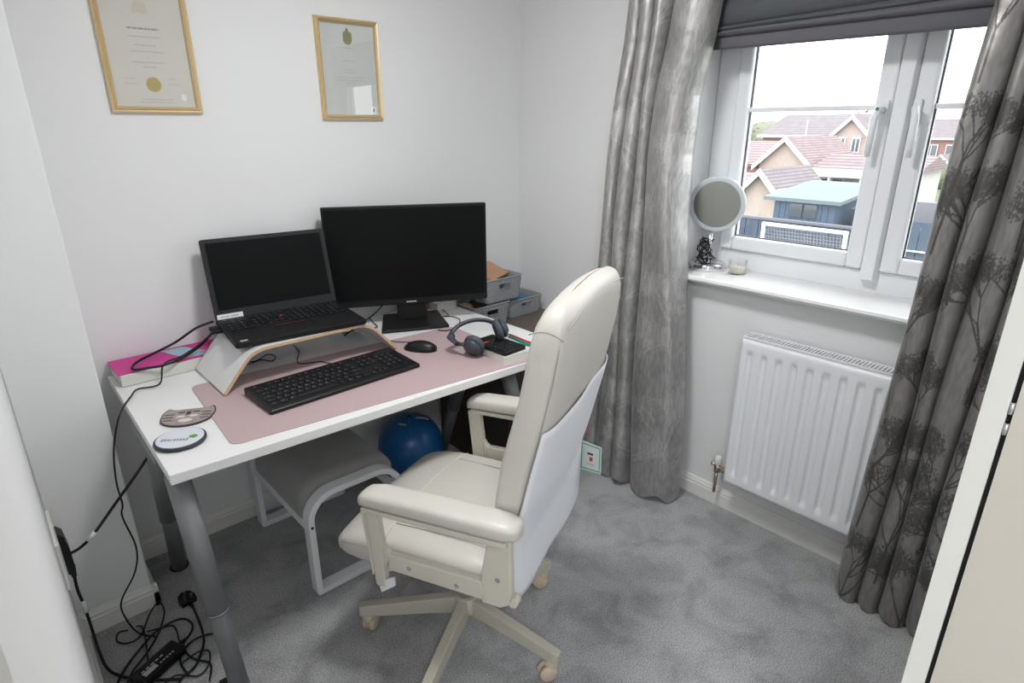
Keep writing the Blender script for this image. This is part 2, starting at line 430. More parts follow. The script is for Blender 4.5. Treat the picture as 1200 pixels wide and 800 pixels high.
# ---------------------------------------------------------------- window
W = thing('window_1', None, None, (2.26, 0.72, 0.95), kind='structure')
def wb(name, a, b, m='upvc', bevel=0.006, **k): return MB().box(a, b).build(name, m, W, bevel, world=True, **k)
xo, xs = 2.26, 2.24       # outer frame face, sash face
fr = MB()
fr.box((xo, 1.238, 0.955), (xo+0.07, 1.33, 2.02)); fr.box((xo, 0.13, 0.955), (xo+0.07, 0.19, 2.02))
fr.box((xo, 0.19, 0.955), (xo+0.07, 1.238, 1.033)); fr.box((xo, 0.19, 1.94), (xo+0.07, 1.238, 2.02))
fr.build('window_frame', 'upvc', W, 0.006, world=True)
mu = MB(); mu.prism([(0.650, 2.25), (0.657, 2.225), (0.697, 2.225), (0.704, 2.25), (0.704, 2.33), (0.650, 2.33)], 1.005, 1.94, 'z', X=Matrix(((0, 1, 0, 0), (1, 0, 0, 0), (0, 0, 1, 0), (0, 0, 0, 1))))
mu.build('mullion', 'upvc', W, 0.003, world=True)
def sash(y0, y1, z0, z1, st, sb):
    """y0<y1 outer edges, st stile width"""
    s = MB()
    s.box((xs, y0, z0), (xs+0.06, y0+st, z1)); s.box((xs, y1-st, z0), (xs+0.06, y1, z1))
    s.box((xs, y0+st, z0), (xs+0.06, y1-st, z0+sb)); s.box((xs, y0+st, z1-sb), (xs+0.06, y1-st, z1))
    so = s.build('sash', 'upvc', W, 0.010, seg=3, world=True)
    g = MB()
    for a, b in (((y0+st, z0+sb), (y0+st+0.004, z1-sb)), ((y1-st-0.004, z0+sb), (y1-st, z1-sb)), ((y0+st, z0+sb), (y1-st, z0+sb+0.004)), ((y0+st, z1-sb-0.004), (y1-st, z1-sb))):
        g.box((xs+0.022, a[0], a[1]), (xs+0.03, b[0], b[1]))
    g.build('gasket', 'gasket', so, world=True)
    MB().box((xs+0.028, y0+st, z0+sb), (xs+0.032, y1-st, z1-sb)).build('pane', 'glass', so, world=True)
    MB().box((xs+0.018, y0+st, 1.546), (xs+0.042, y1-st, 1.562)).build('glazing_bar', 'upvc', so, 0.003, world=True)
sash(0.705, 1.238, 1.035, 1.94, 0.052, 0.053)
sash(0.19, 0.648, 1.035, 1.94, 0.056, 0.053)
def handle(y, sgn):
    h = MB(); h.box((xs-0.012, y-0.012, 1.50), (xs, y+0.012, 1.575))
    ho = h.build('window_handle', 'upvc', W, 0.005, world=True)
    g = MB(); P = [(xs-0.016, y, 1.545), (xs-0.040, y+sgn*0.006, 1.548), (xs-0.046, y+sgn*0.012, 1.52), (xs-0.044, y+sgn*0.014, 1.46), (xs-0.040, y+sgn*0.014, 1.405)]
    g.tube(P, [0.010, 0.011, 0.011, 0.010, 0.008], 10, interp=0)
    g.build('lever', 'upvc', ho, world=True)
    if sgn > 0:
        MB().tube([(xs-0.052, y+0.006, 1.548), (xs-0.055, y+0.006, 1.548)], 0.005, 10).build('lock_button', 'green', ho, world=True, label='small green lock button')
handle(0.722, 1); handle(0.632, -1)
# sill
sl = MB(); prof = [(2.26, 0.933), (2.035, 0.933), (2.025, 0.936), (2.019, 0.945), (2.022, 0.954), (2.032, 0.957), (2.26, 0.957)]
R = [[Vector((a, y, z)) for a, z in prof] for y in (0.105, 1.355)]
sl.rings(R, smooth=False); o = sl.build('window_sill', 'sill', W, world=True)
# ---------------------------------------------------------------- blind
bl = thing('roman_blind', 'dark grey fabric roman blind gathered in folds above the window', 'blind', (2.12, 0.7, 1.75))
def drape(name, y0, y1, zt0, zt1, zb0, zb1, x, th, m, bulge=0.012, wav=0.0):
    """curved horizontal fold of cloth between y0 (right) and y1 (left)"""
    mb = MB(); R = []
    n = 24
    for i in range(n+1):
        t = i/n; y = y0+(y1-y0)*t; zt = zt0+(zt1-zt0)*t; zb = zb0+(zb1-zb0)*t
        w_ = wav*math.sin(t*9)
        ring = []
        for k in range(8):
            q = k/7; ring.append(Vector((x-bulge*math.sin(PI*q)-0.3*w_, y, zb+(zt-zb)*q+w_*math.sin(PI*q))))
        ring += [Vector((x+th, y, zt)), Vector((x+th, y, zb))]
        R.append(ring)
    mb.rings(R, smooth=True); return mb.build(name, m, bl, world=True)
drape('blind_fold', 0.15, 1.275, 2.0, 2.0, 1.93, 1.900, 2.105, 0.03, 'blind')
drape('blind_fold', 0.15, 1.275, 1.94, 1.905, 1.845, 1.818, 2.098, 0.03, 'blind', 0.014)
drape('blind_fold', 0.15, 1.275, 1.848, 1.820, 1.822, 1.803, 2.090, 0.03, 'blind', 0.012, 0.003)
drape('blind_fold', 0.15, 1.275, 1.824, 1.806, 1.792, 1.790, 2.088, 0.03, 'blind2', 0.012, 0.003)
drape('blind_hem', 0.15, 1.275, 1.800, 1.795, 1.742, 1.752, 2.100, 0.03, 'blind2', 0.004)
B('headrail', (2.10, 0.15, 1.995), (2.15, 1.275, 2.02), 'trim', bl, world=True)

# ---------------------------------------------------------------- curtains
def tree_pattern(nu, nv, wu, hv, seed, tree_lo, amt, xs_, spacing, h_tree, phase):
    rng = random.Random(seed)
    A = np.zeros((nv, nu), np.float32)
    def dot(u, v, r, a):
        i0 = int((u-r)/wu*nu); i1 = int((u+r)/wu*nu)+1; j0 = int((v-r)/hv*nv); j1 = int((v+r)/hv*nv)+1
        i0, i1 = max(i0, 0), min(i1, nu); j0, j1 = max(j0, 0), min(j1, nv)
        if i1 <= i0 or j1 <= j0: return
        A[j0:j1, i0:i1] = np.maximum(A[j0:j1, i0:i1], a)
    def line(u0, v0, u1, v1, r):
        n = max(2, int(math.hypot(u1-u0, v1-v0)/0.0025))
        for k in range(n+1):
            t = k/n; dot(u0+(u1-u0)*t, v0+(v1-v0)*t, r, 1.0)
    def branch(u, v, ang, L, r, depth):
        u1 = u+L*math.sin(ang); v1 = v+L*math.cos(ang)
        line(u, v, u1, v1, r)
        if depth == 0:
            for _ in range(46):
                a = rng.random()*2*PI; q = 0.030*rng.random()**0.6; dot(u1+q*math.cos(a), v1+q*math.sin(a)*1.1, 0.0016, 0.62+0.3*rng.random())
            return
        for k in range(2 + (rng.random() < 0.6)):
            branch(u1, v1, ang+rng.uniform(-0.6, 0.6), L*rng.uniform(0.60, 0.85), max(r*0.6, 0.0010), depth-1)
    for k, u in enumerate(xs_):
        v = -0.12 + (phase if k % 2 else 0)
        while v < hv:
            hh = h_tree*rng.uniform(0.85, 1.15)
            branch(u+rng.uniform(-0.01, 0.01), v, rng.uniform(-0.10, 0.10), hh*0.34, 0.0026, 4)
            v += spacing*rng.uniform(0.9, 1.1)
    A *= amt
    # crushed nap
    g = np.random.RandomState(seed).rand(nv//7+2, nu//5+2).astype(np.float32)
    jj = np.linspace(0, g.shape[0]-1.01, nv); ii = np.linspace(0, g.shape[1]-1.01, nu)
    j = jj.astype(int); i = ii.astype(int); fj = (jj-j)[:, None]; fi = (ii-i)[None, :]
    nap = (g[j][:, i]*(1-fj)*(1-fi)+g[j+1][:, i]*fj*(1-fi)+g[j][:, i+1]*(1-fj)*fi+g[j+1][:, i+1]*fj*fi)
    return A, nap
def curtain(name, lobes, ytop, ybot, xtop, xbot, z0, z1, depth, seed, base, treec, label, nu=520, nv=760, xs_=(0.1,), phase=0.3, spacing=0.42, tail=0.0, amt=1.0, gather=None):
    """lobes: relative widths from the left (high y) to the right"""
    tot = sum(lobes); cum = [0]
    for l in lobes: cum.append(cum[-1]+l/tot)
    S = np.linspace(0, 1, nu); T = np.linspace(0, 1, nv)
    prof = np.zeros(nu); yy = np.zeros(nu)
    for k in range(len(lobes)):
        m_ = (S >= cum[k]) & (S <= cum[k+1]+1e-9); q = (S[m_]-cum[k])/(cum[k+1]-cum[k])
        prof[m_] = np.clip(np.sin(PI*np.clip(q, 0, 1)), 0, 1)**0.45
        yy[m_] = cum[k]+(cum[k+1]-cum[k])*(q - 0.10*np.sin(2*PI*q))
    V = np.zeros((nv, nu, 3), np.float32)
    for j, t in enumerate(T):
        z = z0+(z1-z0)*t
        ya = ybot[0]+(ytop[0]-ybot[0])*t; yb = ybot[1]+(ytop[1]-ybot[1])*t
        if gather: yb = float(np.interp(z, gather[0], gather[1]))
        x = xbot+(xtop-xbot)*min(1, t*1.3)**2.2
        dd = depth*(1.15-0.25*t)
        wob = 0.006*np.sin(S*23+z*3.1)+0.004*np.sin(z*7+S*11)
        V[j, :, 1] = ya+(yb-ya)*yy+0.004*np.sin(z*5+S*9)
        V[j, :, 0] = x-dd*prof+wob
        V[j, :, 2] = z + (0.014*np.sin(S*31)*(1-t)**8) + tail*np.maximum(0, S-0.8)*5*(1-t)**6
    A, nap = tree_pattern(nu, nv, tot*1.6, z1-z0, seed, 0, amt, xs_, spacing, 0.36, phase)
    bb = np.array(base)[None, None, :]*(0.80+0.40*nap[:, :, None]); tt = np.array(treec)[None, None, :]*(0.8+0.4*nap[:, :, None])
    Cc = bb*(1-A[:, :, None])+tt*A[:, :, None]
    me = bpy.data.meshes.new(name)
    idx = np.arange(nu*nv).reshape(nv, nu)
    F = np.stack([idx[:-1, :-1], idx[:-1, 1:], idx[1:, 1:], idx[1:, :-1]], -1).reshape(-1, 4)
    me.vertices.add(nu*nv); me.vertices.foreach_set('co', V.reshape(-1))
    me.loops.add(F.size); me.loops.foreach_set('vertex_index', F.reshape(-1).astype(np.int32))
    me.polygons.add(len(F)); me.polygons.foreach_set('loop_start', np.arange(0, F.size, 4, dtype=np.int32)); me.polygons.foreach_set('loop_total', np.full(len(F), 4, np.int32))
    me.polygons.foreach_set('use_smooth', np.ones(len(F), bool))
    me.update(); me.validate()
    ca = me.color_attributes.new('cloth_colour', 'FLOAT_COLOR', 'POINT')
    rgba = np.ones((nu*nv, 4), np.float32); rgba[:, :3] = np.clip(Cc.reshape(-1, 3), 0, 1)
    ca.data.foreach_set('color', rgba.reshape(-1))
    me.materials.append(M['curtain'])
    o = bpy.data.objects.new(name, me); COL.objects.link(o)
    s = o.modifiers.new('thick', 'SOLIDIFY'); s.thickness = 0.003; s.offset = 1
    return tag(o, label, 'curtain', None)
curtain('curtain', [0.068, 0.074, 0.056, 0.165], (1.556, 1.188), (1.635, 1.140), 2.060, 2.000, 0.018, 2.32, 0.105, 3,
        (0.36, 0.352, 0.345), (0.56, 0.55, 0.54), 'silver grey crushed velvet curtain hanging left of the window, behind the desk chair',
        xs_=(0.06, 0.22, 0.38, 0.54, 0.70), phase=0.24, spacing=0.46, amt=0.55, gather=([0.0, 0.5, 0.95, 1.2, 1.4, 1.6, 1.78, 1.9, 2.3], [1.150, 1.185, 1.225, 1.255, 1.272, 1.270, 1.240, 1.222, 1.215]))
curtain('curtain', [0.085, 0.062, 0.085, 0.06, 0.08], (0.432, 0.13), (0.490, 0.15), 2.048, 1.978, 0.012, 2.32, 0.075, 11,
        (0.26, 0.25, 0.24), (0.045, 0.042, 0.04), 'dark grey tree-patterned velvet curtain hanging right of the window, over the radiator end',
        xs_=(0.05, 0.19, 0.33, 0.47), phase=0.24, spacing=0.44, amt=0.8)

# ---------------------------------------------------------------- radiator
ra = thing('radiator', 'white ribbed panel radiator on the wall under the window', 'radiator', (2.03, 0.6, 0.17))
RY0, RY1, RZ0, RZ1, RX = 0.215, 0.968, 0.172, 0.775, 1.992
ny, nz = 300, 60
ys = np.linspace(RY0, RY1, ny); zs = np.linspace(RZ0, RZ1, nz)
def groove(y, z):
    k = (0.931-y)/0.0535
    ph = k-round(k)
    g = max(0.0, 1-(abs(ph)*0.0535/0.013)**2) if round(k) >= 0 and round(k) < 14 else 0
    e = min(max((z-(RZ0+0.038))/0.02, 0), 1)*min(max((RZ1-0.042-z)/0.02, 0), 1)
    return 0.011*g**0.7*e
vs = []; fs = []
for z in zs:
    for y in ys:
        edge = 0.008*max(0, 1-(min(y-RY0, RY1-y)/0.008))**2 + 0.008*max(0, 1-(min(z-RZ0, RZ1-z)/0.008))**2
        vs.append((RX+groove(y, z)+edge, y, z))
for j in range(nz-1):
    for i in range(ny-1): a = j*ny+i; fs.append((a, a+1, a+1+ny, a+ny))
mb = MB(); mb.add(vs, fs, True)
o = mb.build('front_panel', 'rad', ra, world=True); s_ = o.modifiers.new('t', 'SOLIDIFY'); s_.thickness = 0.008; s_.offset = -1
B('side_panel', (RX+0.010, RY0, RZ0+0.01), (2.070, RY0+0.004, RZ1+0.004), 'rad', ra, world=True)
B('side_panel', (RX+0.006, RY1-0.004, RZ0+0.01), (2.070, RY1, RZ1+0.004), 'rad', ra, world=True)
B('rear_panel', (2.050, RY0+0.01, RZ0), (2.062, RY1-0.01, RZ1-0.01), 'rad', ra, world=True)
B('inner_core', (2.02, RY0+0.01, RZ0+0.03), (2.03, RY1-0.01, RZ1-0.03), 'leg_grey', ra, world=True)
mb = MB()
mb.box((2.000, RY0, RZ1+0.002), (2.008, RY1, RZ1+0.007)); mb.box((2.060, RY0, RZ1+0.002), (2.068, RY1, RZ1+0.007))
y = RY0
while y < RY1:
    mb.box((2.008, y, RZ1+0.002), (2.060, y+0.006, RZ1+0.006)); y += 0.0115
mb.build('top_grille', 'rad', ra, world=True, kind='stuff')
va = MB(); va.tube([(2.035, 1.020, 0.082), (2.035, 1.020, 0.185)], 0.007, 10)
va.build('pipe', 'brass', ra, world=True)
va = MB(); va.tube([(2.035, 1.018, 0.178), (2.035, 1.018, 0.212)], 0.013, 8); va.tube([(2.035, 1.02, 0.197), (2.035, 0.965, 0.197)], 0.009, 8)
va.tube([(2.035, 0.998, 0.197), (2.035, 0.985, 0.197)], 0.014, 6, smooth=False); va.tube([(2.035, 1.018, 0.212), (2.015, 1.035, 0.218)], 0.006, 8)
va.build('valve_body', 'brass', ra, world=True)
MB().lathe([(0.012, 0), (0.014, 0.004), (0.014, 0.03), (0.011, 0.036)], (2.035, 1.018, 0.212), 14).build('valve_cap', 'trim', ra, world=True)
# ---------------------------------------------------------------- desk
dk = thing('desk', 'white rectangular desk with four splayed grey metal legs', 'desk', (0.9, 1.8, 0))
ZD = 0.73
top = [(0.218, 1.443), (1.572, 1.393), (1.568, 2.232), (0.230, 2.240)]
MB().prism(top, ZD-0.028, ZD).build('desk_top', 'desk', dk, 0.0025, world=True)
mb = MB(); mb.box((0.40, 1.60, 0.672), (1.42, 1.64, 0.700)); mb.box((0.40, 1.86, 0.672), (1.42, 1.90, 0.700)); mb.box((0.22, 1.62, 0.675), (0.28, 1.88, 0.70)); mb.box((1.38, 1.62, 0.675), (1.44, 1.88, 0.70))
mb.build('under_frame', 'leg_grey', dk, 0.003, world=True)
for a, b in (((0.243, 1.50, 0.70), (0.268, 1.385, 0.0)), ((0.250, 1.765, 0.70), (0.290, 2.120, 0.0)), ((1.392, 1.605, 0.70), (1.425, 1.37, 0.0)), ((1.405, 1.80, 0.70), (1.46, 2.135, 0.0))):
    a = Vector(a); b = Vector(b); lp = lambda t: a+(b-a)*t
    lg = MB().tube([lp(0), lp(0.56)], 0.0285, 20).build('leg', 'leg_grey', dk, world=True)
    MB().tube([lp(0.56), lp(0.563), lp(0.975)], 0.0245, 20).build('lower_tube', 'leg_grey', lg, world=True)
    MB().tube([lp(0.552), lp(0.560)], 0.0295, 20).build('collar', 'leg_grey', lg, world=True)
    MB().lathe([(0.026, 0.0), (0.031, 0.004), (0.030, 0.014), (0.024, 0.022)], (b.x, b.y, 0.001), 20).build('foot', 'leg_dark', lg, world=True)

# desk mat
mm = MB()
def quadrr(c, r, n=6):
    """rounded quad outline from four corners"""
    out = []
    C_ = [Vector(p) for p in c]
    for i in range(4):
        p = C_[i]; a = (C_[i-1]-p).normalized(); b = (C_[(i+1) % 4]-p).normalized()
        s0 = p+a*r; s1 = p+b*r
        for k in range(n+1):
            t = k/n; out.append(tuple((s0*(1-t)*(1-t)+p*2*t*(1-t)+s1*t*t))[:2])
    return out
dm = mm.prism(quadrr([(0.375, 1.487), (1.372, 1.400), (1.372, 1.895), (0.405, 1.960)], 0.03), ZD, ZD+0.0025).build('desk_mat', 'mat_pink')
tag(dm, 'dusty pink rectangular desk mat lying under the keyboard on the white desk', 'desk mat')
ZM = ZD+0.0026

# keyboard -------------------------------------------------
kb = thing('keyboard', 'black full-size wired keyboard lying on the pink mat', 'keyboard', (0.768, 1.690, ZM), math.radians(2.2))
KW, KD = 0.515, 0.188
mb = MB(); mb.prism([(-KD/2, 0), (KD/2, 0), (KD/2, 0.024), (KD/2-0.004, 0.026), (-KD/2+0.002, 0.014), (-KD/2, 0.011)], -KW/2, KW/2, 'x')
mb.build('keyboard_base', 'black', kb, 0.004)
def kz(v): return 0.0145+(v+KD/2)*0.064
keymesh = {}
def key(x, v, w_, h_, leg=True):
    k = (round(w_, 4), round(h_, 4))
    if k not in keymesh:
        m_ = MB(); a, b, t = w_/2-0.0012, h_/2-0.0012, 0.0035
        lo = [(-a, -b, 0), (a, -b, 0), (a, b, 0), (-a, b, 0)]; hi = [(-a+.0018, -b+.0014, t), (a-.0018, -b+.0014, t), (a-.0018, b-.0022, t), (-a+.0018, b-.0022, t)]
        m_.rings([lo, hi], smooth=False)
        o = m_.build('key', 'key', kb)
        keymesh[k] = o
    else:
        o = keymesh[k].copy(); COL.objects.link(o)
    o.location = (x, v, kz(v)); o.rotation_euler = (math.atan(0.064), 0, 0)
P_ = 0.0218; x0 = -KW/2+0.014
leg_mb = MB()
def legend(x, v, w_=0.003, h_=0.003):
    z = kz(v)+0.0041
    leg_mb.box((x-0.004, v+0.000, z), (x-0.004+w_, v+h_, z+0.0002))
vr = [0.064, 0.035, 0.0105, -0.0140, -0.0385, -0.0630]
hk = 0.0232
rows = [
    [1, -1, 1, 1, 1, 1, -.5, 1, 1, 1, 1, -.5, 1, 1, 1, 1],
    [1]*13+[2], [1.5]+[1]*12+[1.5], [1.75]+[1]*11+[2.25], [1.25]+[1]*11+[2.75], [1.25, 1.25, 1.25, 6.25, 1.25, 1.25, 1.25, 1.25]]
for r_, row in enumerate(rows):
    x = x0
    for w_ in row:
        if w_ > 0:
            key(x+w_*P_/2, vr[r_], w_*P_, hk if r_ else 0.018)
            if w_ < 3 : legend(x+w_*P_/2, vr[r_], random.choice([0.0025, 0.0035, 0.004]), random.choice([0.0025, 0.0035]))
        x += abs(w_)*P_
xn = x0+15*P_+0.006
for r_ in range(3):
    for k in range(3): key(xn+(k+.5)*P_, vr[r_], P_, hk if r_ else 0.018); legend(xn+(k+.5)*P_, vr[r_])
key(xn+1.5*P_, vr[4], P_, hk); legend(xn+1.5*P_, vr[4])
for k in range(3): key(xn+(k+.5)*P_, vr[5], P_, hk); legend(xn+(k+.5)*P_, vr[5])
xp = xn+3*P_+0.006
for r_ in range(1, 5):
    for k in range(3): key(xp+(k+.5)*P_, vr[r_], P_, hk); legend(xp+(k+.5)*P_, vr[r_])
for r_ in (1, 3): key(xp+3.5*P_, (vr[r_]+vr[r_+1])/2, P_, 2*hk)
key(xp+P_, vr[5], 2*P_, hk); key(xp+2.5*P_, vr[5], P_, hk)
leg_mb.build('key_legends', 'legend', kb, kind='stuff')
mb = MB().tube([(0.824, 1.79, 0.745), (0.806, 1.84, 0.739), (0.797, 1.872, 0.737), (0.742, 1.905, 0.735), (0.747, 1.947, 0.734), (0.790, 2.03, 0.734), (0.80, 2.10, 0.734)], 0.0018, 6, interp=5)
mb.build('cable', 'black', kb, world=True)

# mouse -------------------------------------------------
ms = thing('computer_mouse', 'small black wired mouse on the pink mat', 'mouse', (1.124, 1.747, ZM), math.radians(125))
mb = MB(); R = []
for i in range(13):
    t = i/12; u = -0.062+0.124*t; w_ = 0.033*math.sqrt(max(0.02, 1-(2*t-1)**2)**0.8)*(1-0.1*t) ; h_ = 0.036*(max(0.03, 1-(2*(t-0.45)/1.15)**2))**0.6
    R.append([Vector((u, w_*math.cos(a), max(0, h_*math.sin(a)) if a <= PI else 0.0)) for a in [2*PI*k/20 for k in range(20)]])
    R[-1] = [Vector((p.x, p.y, p.z if p.z > 0 else 0.001)) for p in R[-1]]
mb.rings(R); mb.build('mouse_body', 'black', ms)
MB().tube([(0.030, 0, 0.026), (0.044, 0, 0.022)], 0.0045, 10).build('scroll_wheel', 'black_soft', ms)
MB().box((0.005, -0.0005, 0.0335), (0.03, 0.0005, 0.0337)).build('button_split', 'black_soft', ms)
MB().tube([(1.140, 1.808, 0.742), (1.110, 1.85, 0.739), (1.085, 1.895, 0.737), (1.067, 1.937, 0.734), (1.07, 2.00, 0.734)], 0.0018, 6, interp=5).build('cable', 'black', ms, world=True)
# laptop stand -------------------------------------------------
st = thing('laptop_stand', 'white arched bent-plywood riser under the laptop, with pale wood edges', 'laptop stand', (0.765, 1.945, ZM))
prof = [(0.466, 0.733), (0.508, 0.782), (0.540, 0.818), (0.560, 0.836), (0.590, 0.846), (0.63, 0.848), (0.75, 0.848), (0.88, 0.848), (0.930, 0.846), (0.958, 0.838), (0.985, 0.818), (1.020, 0.778), (1.060, 0.734)]
prof = [(p.x, p.z) for p in spline([Vector((a, 0, b)) for a, b in prof], 4)]
def shell(prof, d):
    out = []
    for i, p in enumerate(prof):
        q0 = prof[max(i-1, 0)]; q1 = prof[min(i+1, len(prof)-1)]
        tx, tz = q1[0]-q0[0], q1[1]-q0[1]; l = math.hypot(tx, tz)
        out.append((p[0]+tz/l*d, p[1]-tx/l*d))
    return out
inn = shell(prof, 0.0); out_ = shell(prof, -0.009)
def arch(y0, y1, name, m, ins=0.0):
    a = shell(prof, -ins); b = shell(prof, -0.009+ins)
    mb = MB(); n = len(a); loop = a+b[::-1]
    # strips as quads to keep it robust
    vs = []; fs = []
    for y in (y0, y1):
        vs += [(p[0], y, p[1]) for p in a]+[(p[0], y, p[1]) for p in b]
    for i in range(n-1):
        fs += [(i, i+1, n+i+1, n+i), (2*n+i, 3*n+i, 3*n+i+1, 2*n+i+1), (i, 2*n+i, 2*n+i+1, i+1), (n+i, n+i+1, 3*n+i+1, 3*n+i)]
    for i in (0, n-1): fs.append((i, n+i, 3*n+i, 2*n+i))
    mb.add(vs, fs, False); return mb.build(name, m, st, world=True)
arch(1.812, 2.092, 'arched_shelf', 'stand_white')
arch(1.809, 1.812, 'wood_edge', 'ply'); arch(2.092, 2.095, 'wood_edge', 'ply')

# laptop -------------------------------------------------
ZL = 0.8585
lt = thing('laptop', 'open black laptop with a white label strip, raised on the white stand', 'laptop', (0.752, 1.968, ZL), math.radians(-6))
LW, LD = 0.425, 0.300
MB().prism(rrect(-LW/2, -LD/2, LW/2, LD/2, 0.012), 0.0, 0.017).build('laptop_base', 'black_soft', lt, 0.003)
MB().box((-LW/2+0.012, -0.030, 0.017), (LW/2-0.012, 0.125, 0.0174)).build('keyboard_deck', 'black', lt)
mb = MB()
for r_ in range(6):
    x = -LW/2+0.018
    v = 0.113-r_*0.0235
    for k in range(19):
        if r_ == 5 and 4 <= k <= 8: x += 0.0205; continue
        mb.prism([(x, v-0.009), (x+0.0178, v-0.009), (x+0.0178, v+0.009), (x, v+0.009)], 0.0174, 0.0200); x += 0.0205
mb.build('laptop_keys', 'key', lt, kind='stuff')
mb = MB()
for r_ in range(6):
    for k in range(19):
        if random.random() < 0.8: xx = -LW/2+0.022+k*0.0205; vv = 0.113-r_*0.0235; mb.box((xx, vv, 0.0201), (xx+0.0032, vv+0.003, 0.0203))
mb.build('key_legends', 'legend', lt, kind='stuff')
MB().lathe([(0.004, 0), (0.005, 0.004), (0.003, 0.0055)], (-0.018, 0.055, 0.019), 12).build('pointing_stick', 'red', lt, label='red pointing stick')
MB().box((-0.062, -0.115, 0.0171), (0.040, -0.048, 0.0176)).build('touchpad', 'black', lt)
for a in (-0.062, -0.028, 0.006): MB().box((a, -0.046, 0.0172), (a+0.032, -0.033, 0.0182)).build('touchpad_button', 'black', lt)
MB().box((-0.060, -0.0335, 0.0182), (0.036, -0.0325, 0.0184)).build('red_stripe', 'red', lt)
MB().box((-LW/2+0.018, -LD/2+0.013, 0.0171), (-LW/2+0.040, -LD/2+0.026, 0.0174)).build('sticker', 'silver', lt)
# faint badge bottom right
MB().box((LW/2-0.055, -LD/2+0.022, 0.0171), (LW/2-0.022, -LD/2+0.030, 0.0173)).build('badge', 'bezel', lt)
tilt = math.radians(14)
X = Matrix.Translation((0.002, LD/2-0.006, 0.012)) @ Matrix.Rotation(-tilt, 4, 'X')
LH = 0.278
MB().prism(rrect(-LW/2, 0, LW/2, LH, 0.008), 0, 0.008, 'y', X=X).build('lid', 'bezel', lt)
MB().box((-LW/2+0.016, -0.0012, 0.035), (LW/2-0.016, 0.0, LH-0.014), X).build('display', 'screen', lt)
sk = MB().box((-LW/2+0.006, -0.0024, 0.004), (-LW/2+0.090, -0.0013, 0.021), X).build('label_strip', 'white_paper', lt, label='white printed label strip')
mb = MB()
for a, b in ((0.016, 0.030), (0.032, 0.045), (0.050, 0.076)): mb.box((-LW/2+a, -0.0028, 0.0095), (-LW/2+b, -0.0024, 0.0145), X)
mb.build('label_print', 'silver', sk)
MB().tube([X @ Vector((-0.004, -0.0012, LH-0.008)), X @ Vector((-0.004, 0.001, LH-0.008))], 0.002, 8).build('webcam', 'black', lt)
for a in (-0.14, 0.14): MB().tube([X @ Vector((a-0.02, 0.002, 0.0)), X @ Vector((a+0.02, 0.002, 0.0))], 0.006, 10).build('hinge', 'bezel', lt)
# plugs on the left side
for v, c in ((0.085, 'black'), (0.045, 'black_soft')):
    MB().box((-LW/2-0.032, v-0.011, 0.002), (-LW/2-0.001, v+0.011, 0.013)).build('cable_plug', c, lt, 0.002)

# monitor -------------------------------------------------
mo = thing('monitor', 'large black widescreen monitor, turned off, on a low square stand', 'monitor', (1.29, 2.05, ZD+0.001), math.radians(-27))
MB().prism([(-0.135, -0.125), (0.135, -0.115), (0.120, 0.105), (-0.115, 0.105)], 0, 0.013).build('stand_base', 'black', mo, 0.004)
MB().prism([(-0.062, 0.00), (0.062, 0.00), (0.048, 0.07), (-0.048, 0.07)], 0.012, 0.19).build('stand_neck', 'black', mo, 0.004)
y0 = -0.012
MB().box((-0.3215, y0, 0.082), (0.3165, y0+0.028, 0.479)).build('monitor_body', 'black_soft', mo, 0.003)
MB().box((-0.3125, y0-0.001, 0.108), (0.3075, y0, 0.469)).build('display', 'screen', mo)
MB().box((-0.20, y0+0.028, 0.14), (0.20, y0+0.052, 0.42)).build('rear_housing', 'black_soft', mo, 0.01)
mb = MB(); x = -0.022
for w_ in (0.006, 0.005, 0.006, 0.006, 0.004, 0.006):
    mb.box((x, y0-0.0008, 0.0895), (x+w_, y0, 0.0955)); x += w_+0.0014
mb.build('logo', 'silver', mo, label='small silver logo lettering')
mb = MB()
for k in range(4): mb.box((0.21+k*0.022, y0+0.002, 0.0805), (0.222+k*0.022, y0+0.014, 0.083))
mb.build('control_buttons', 'black', mo)

# cables on the desk -------------------------------------------------
def cable(pts, r, label, name='cable', m='black', k=6, **kw):
    o = MB().tube(pts, r, 7, interp=k).build(name, m, **kw)
    return tag(o, label, 'cable')
cable([(0.548, 2.135, 0.873), (0.505, 2.190, 0.845), (0.443, 2.225, 0.800), (0.376, 2.200, 0.788), (0.316, 2.160, 0.785), (0.287, 2.120, 0.783), (0.289, 2.094, 0.780), (0.326, 2.085, 0.779), (0.369, 2.075, 0.780), (0.428, 2.095, 0.784), (0.490, 2.125, 0.80), (0.533, 2.095, 0.850), (0.540, 2.085, 0.868)], 0.0042,
      'thick black cable looping from the laptop side over the pink book')
cable([(0.536, 2.060, 0.870), (0.497, 2.120, 0.812), (0.429, 2.110, 0.785), (0.367, 2.080, 0.781), (0.335, 2.020, 0.742), (0.277, 2.040, 0.735), (0.248, 1.990, 0.735), (0.216, 1.930, 0.731), (0.190, 1.90, 0.70), (0.165, 1.895, 0.619), (0.153, 1.895, 0.522), (0.154, 1.895, 0.449), (0.146, 1.895, 0.407), (0.160, 1.895, 0.292), (0.142, 1.90, 0.205), (0.089, 1.90, 0.122), (0.091, 1.92, 0.037), (0.110, 1.865, 0.010), (0.145, 1.82, 0.008)], 0.0026,
      'thin black cable hanging down off the left edge of the desk')
cable([(0.600, 2.040, 0.737), (0.637, 2.029, 0.737), (0.688, 2.061, 0.738), (0.701, 2.026, 0.737), (0.677, 1.991, 0.736), (0.648, 2.019, 0.740), (0.603, 2.016, 0.737), (0.58, 2.07, 0.736)], 0.002, 'small black loop of wire lying under the laptop stand')
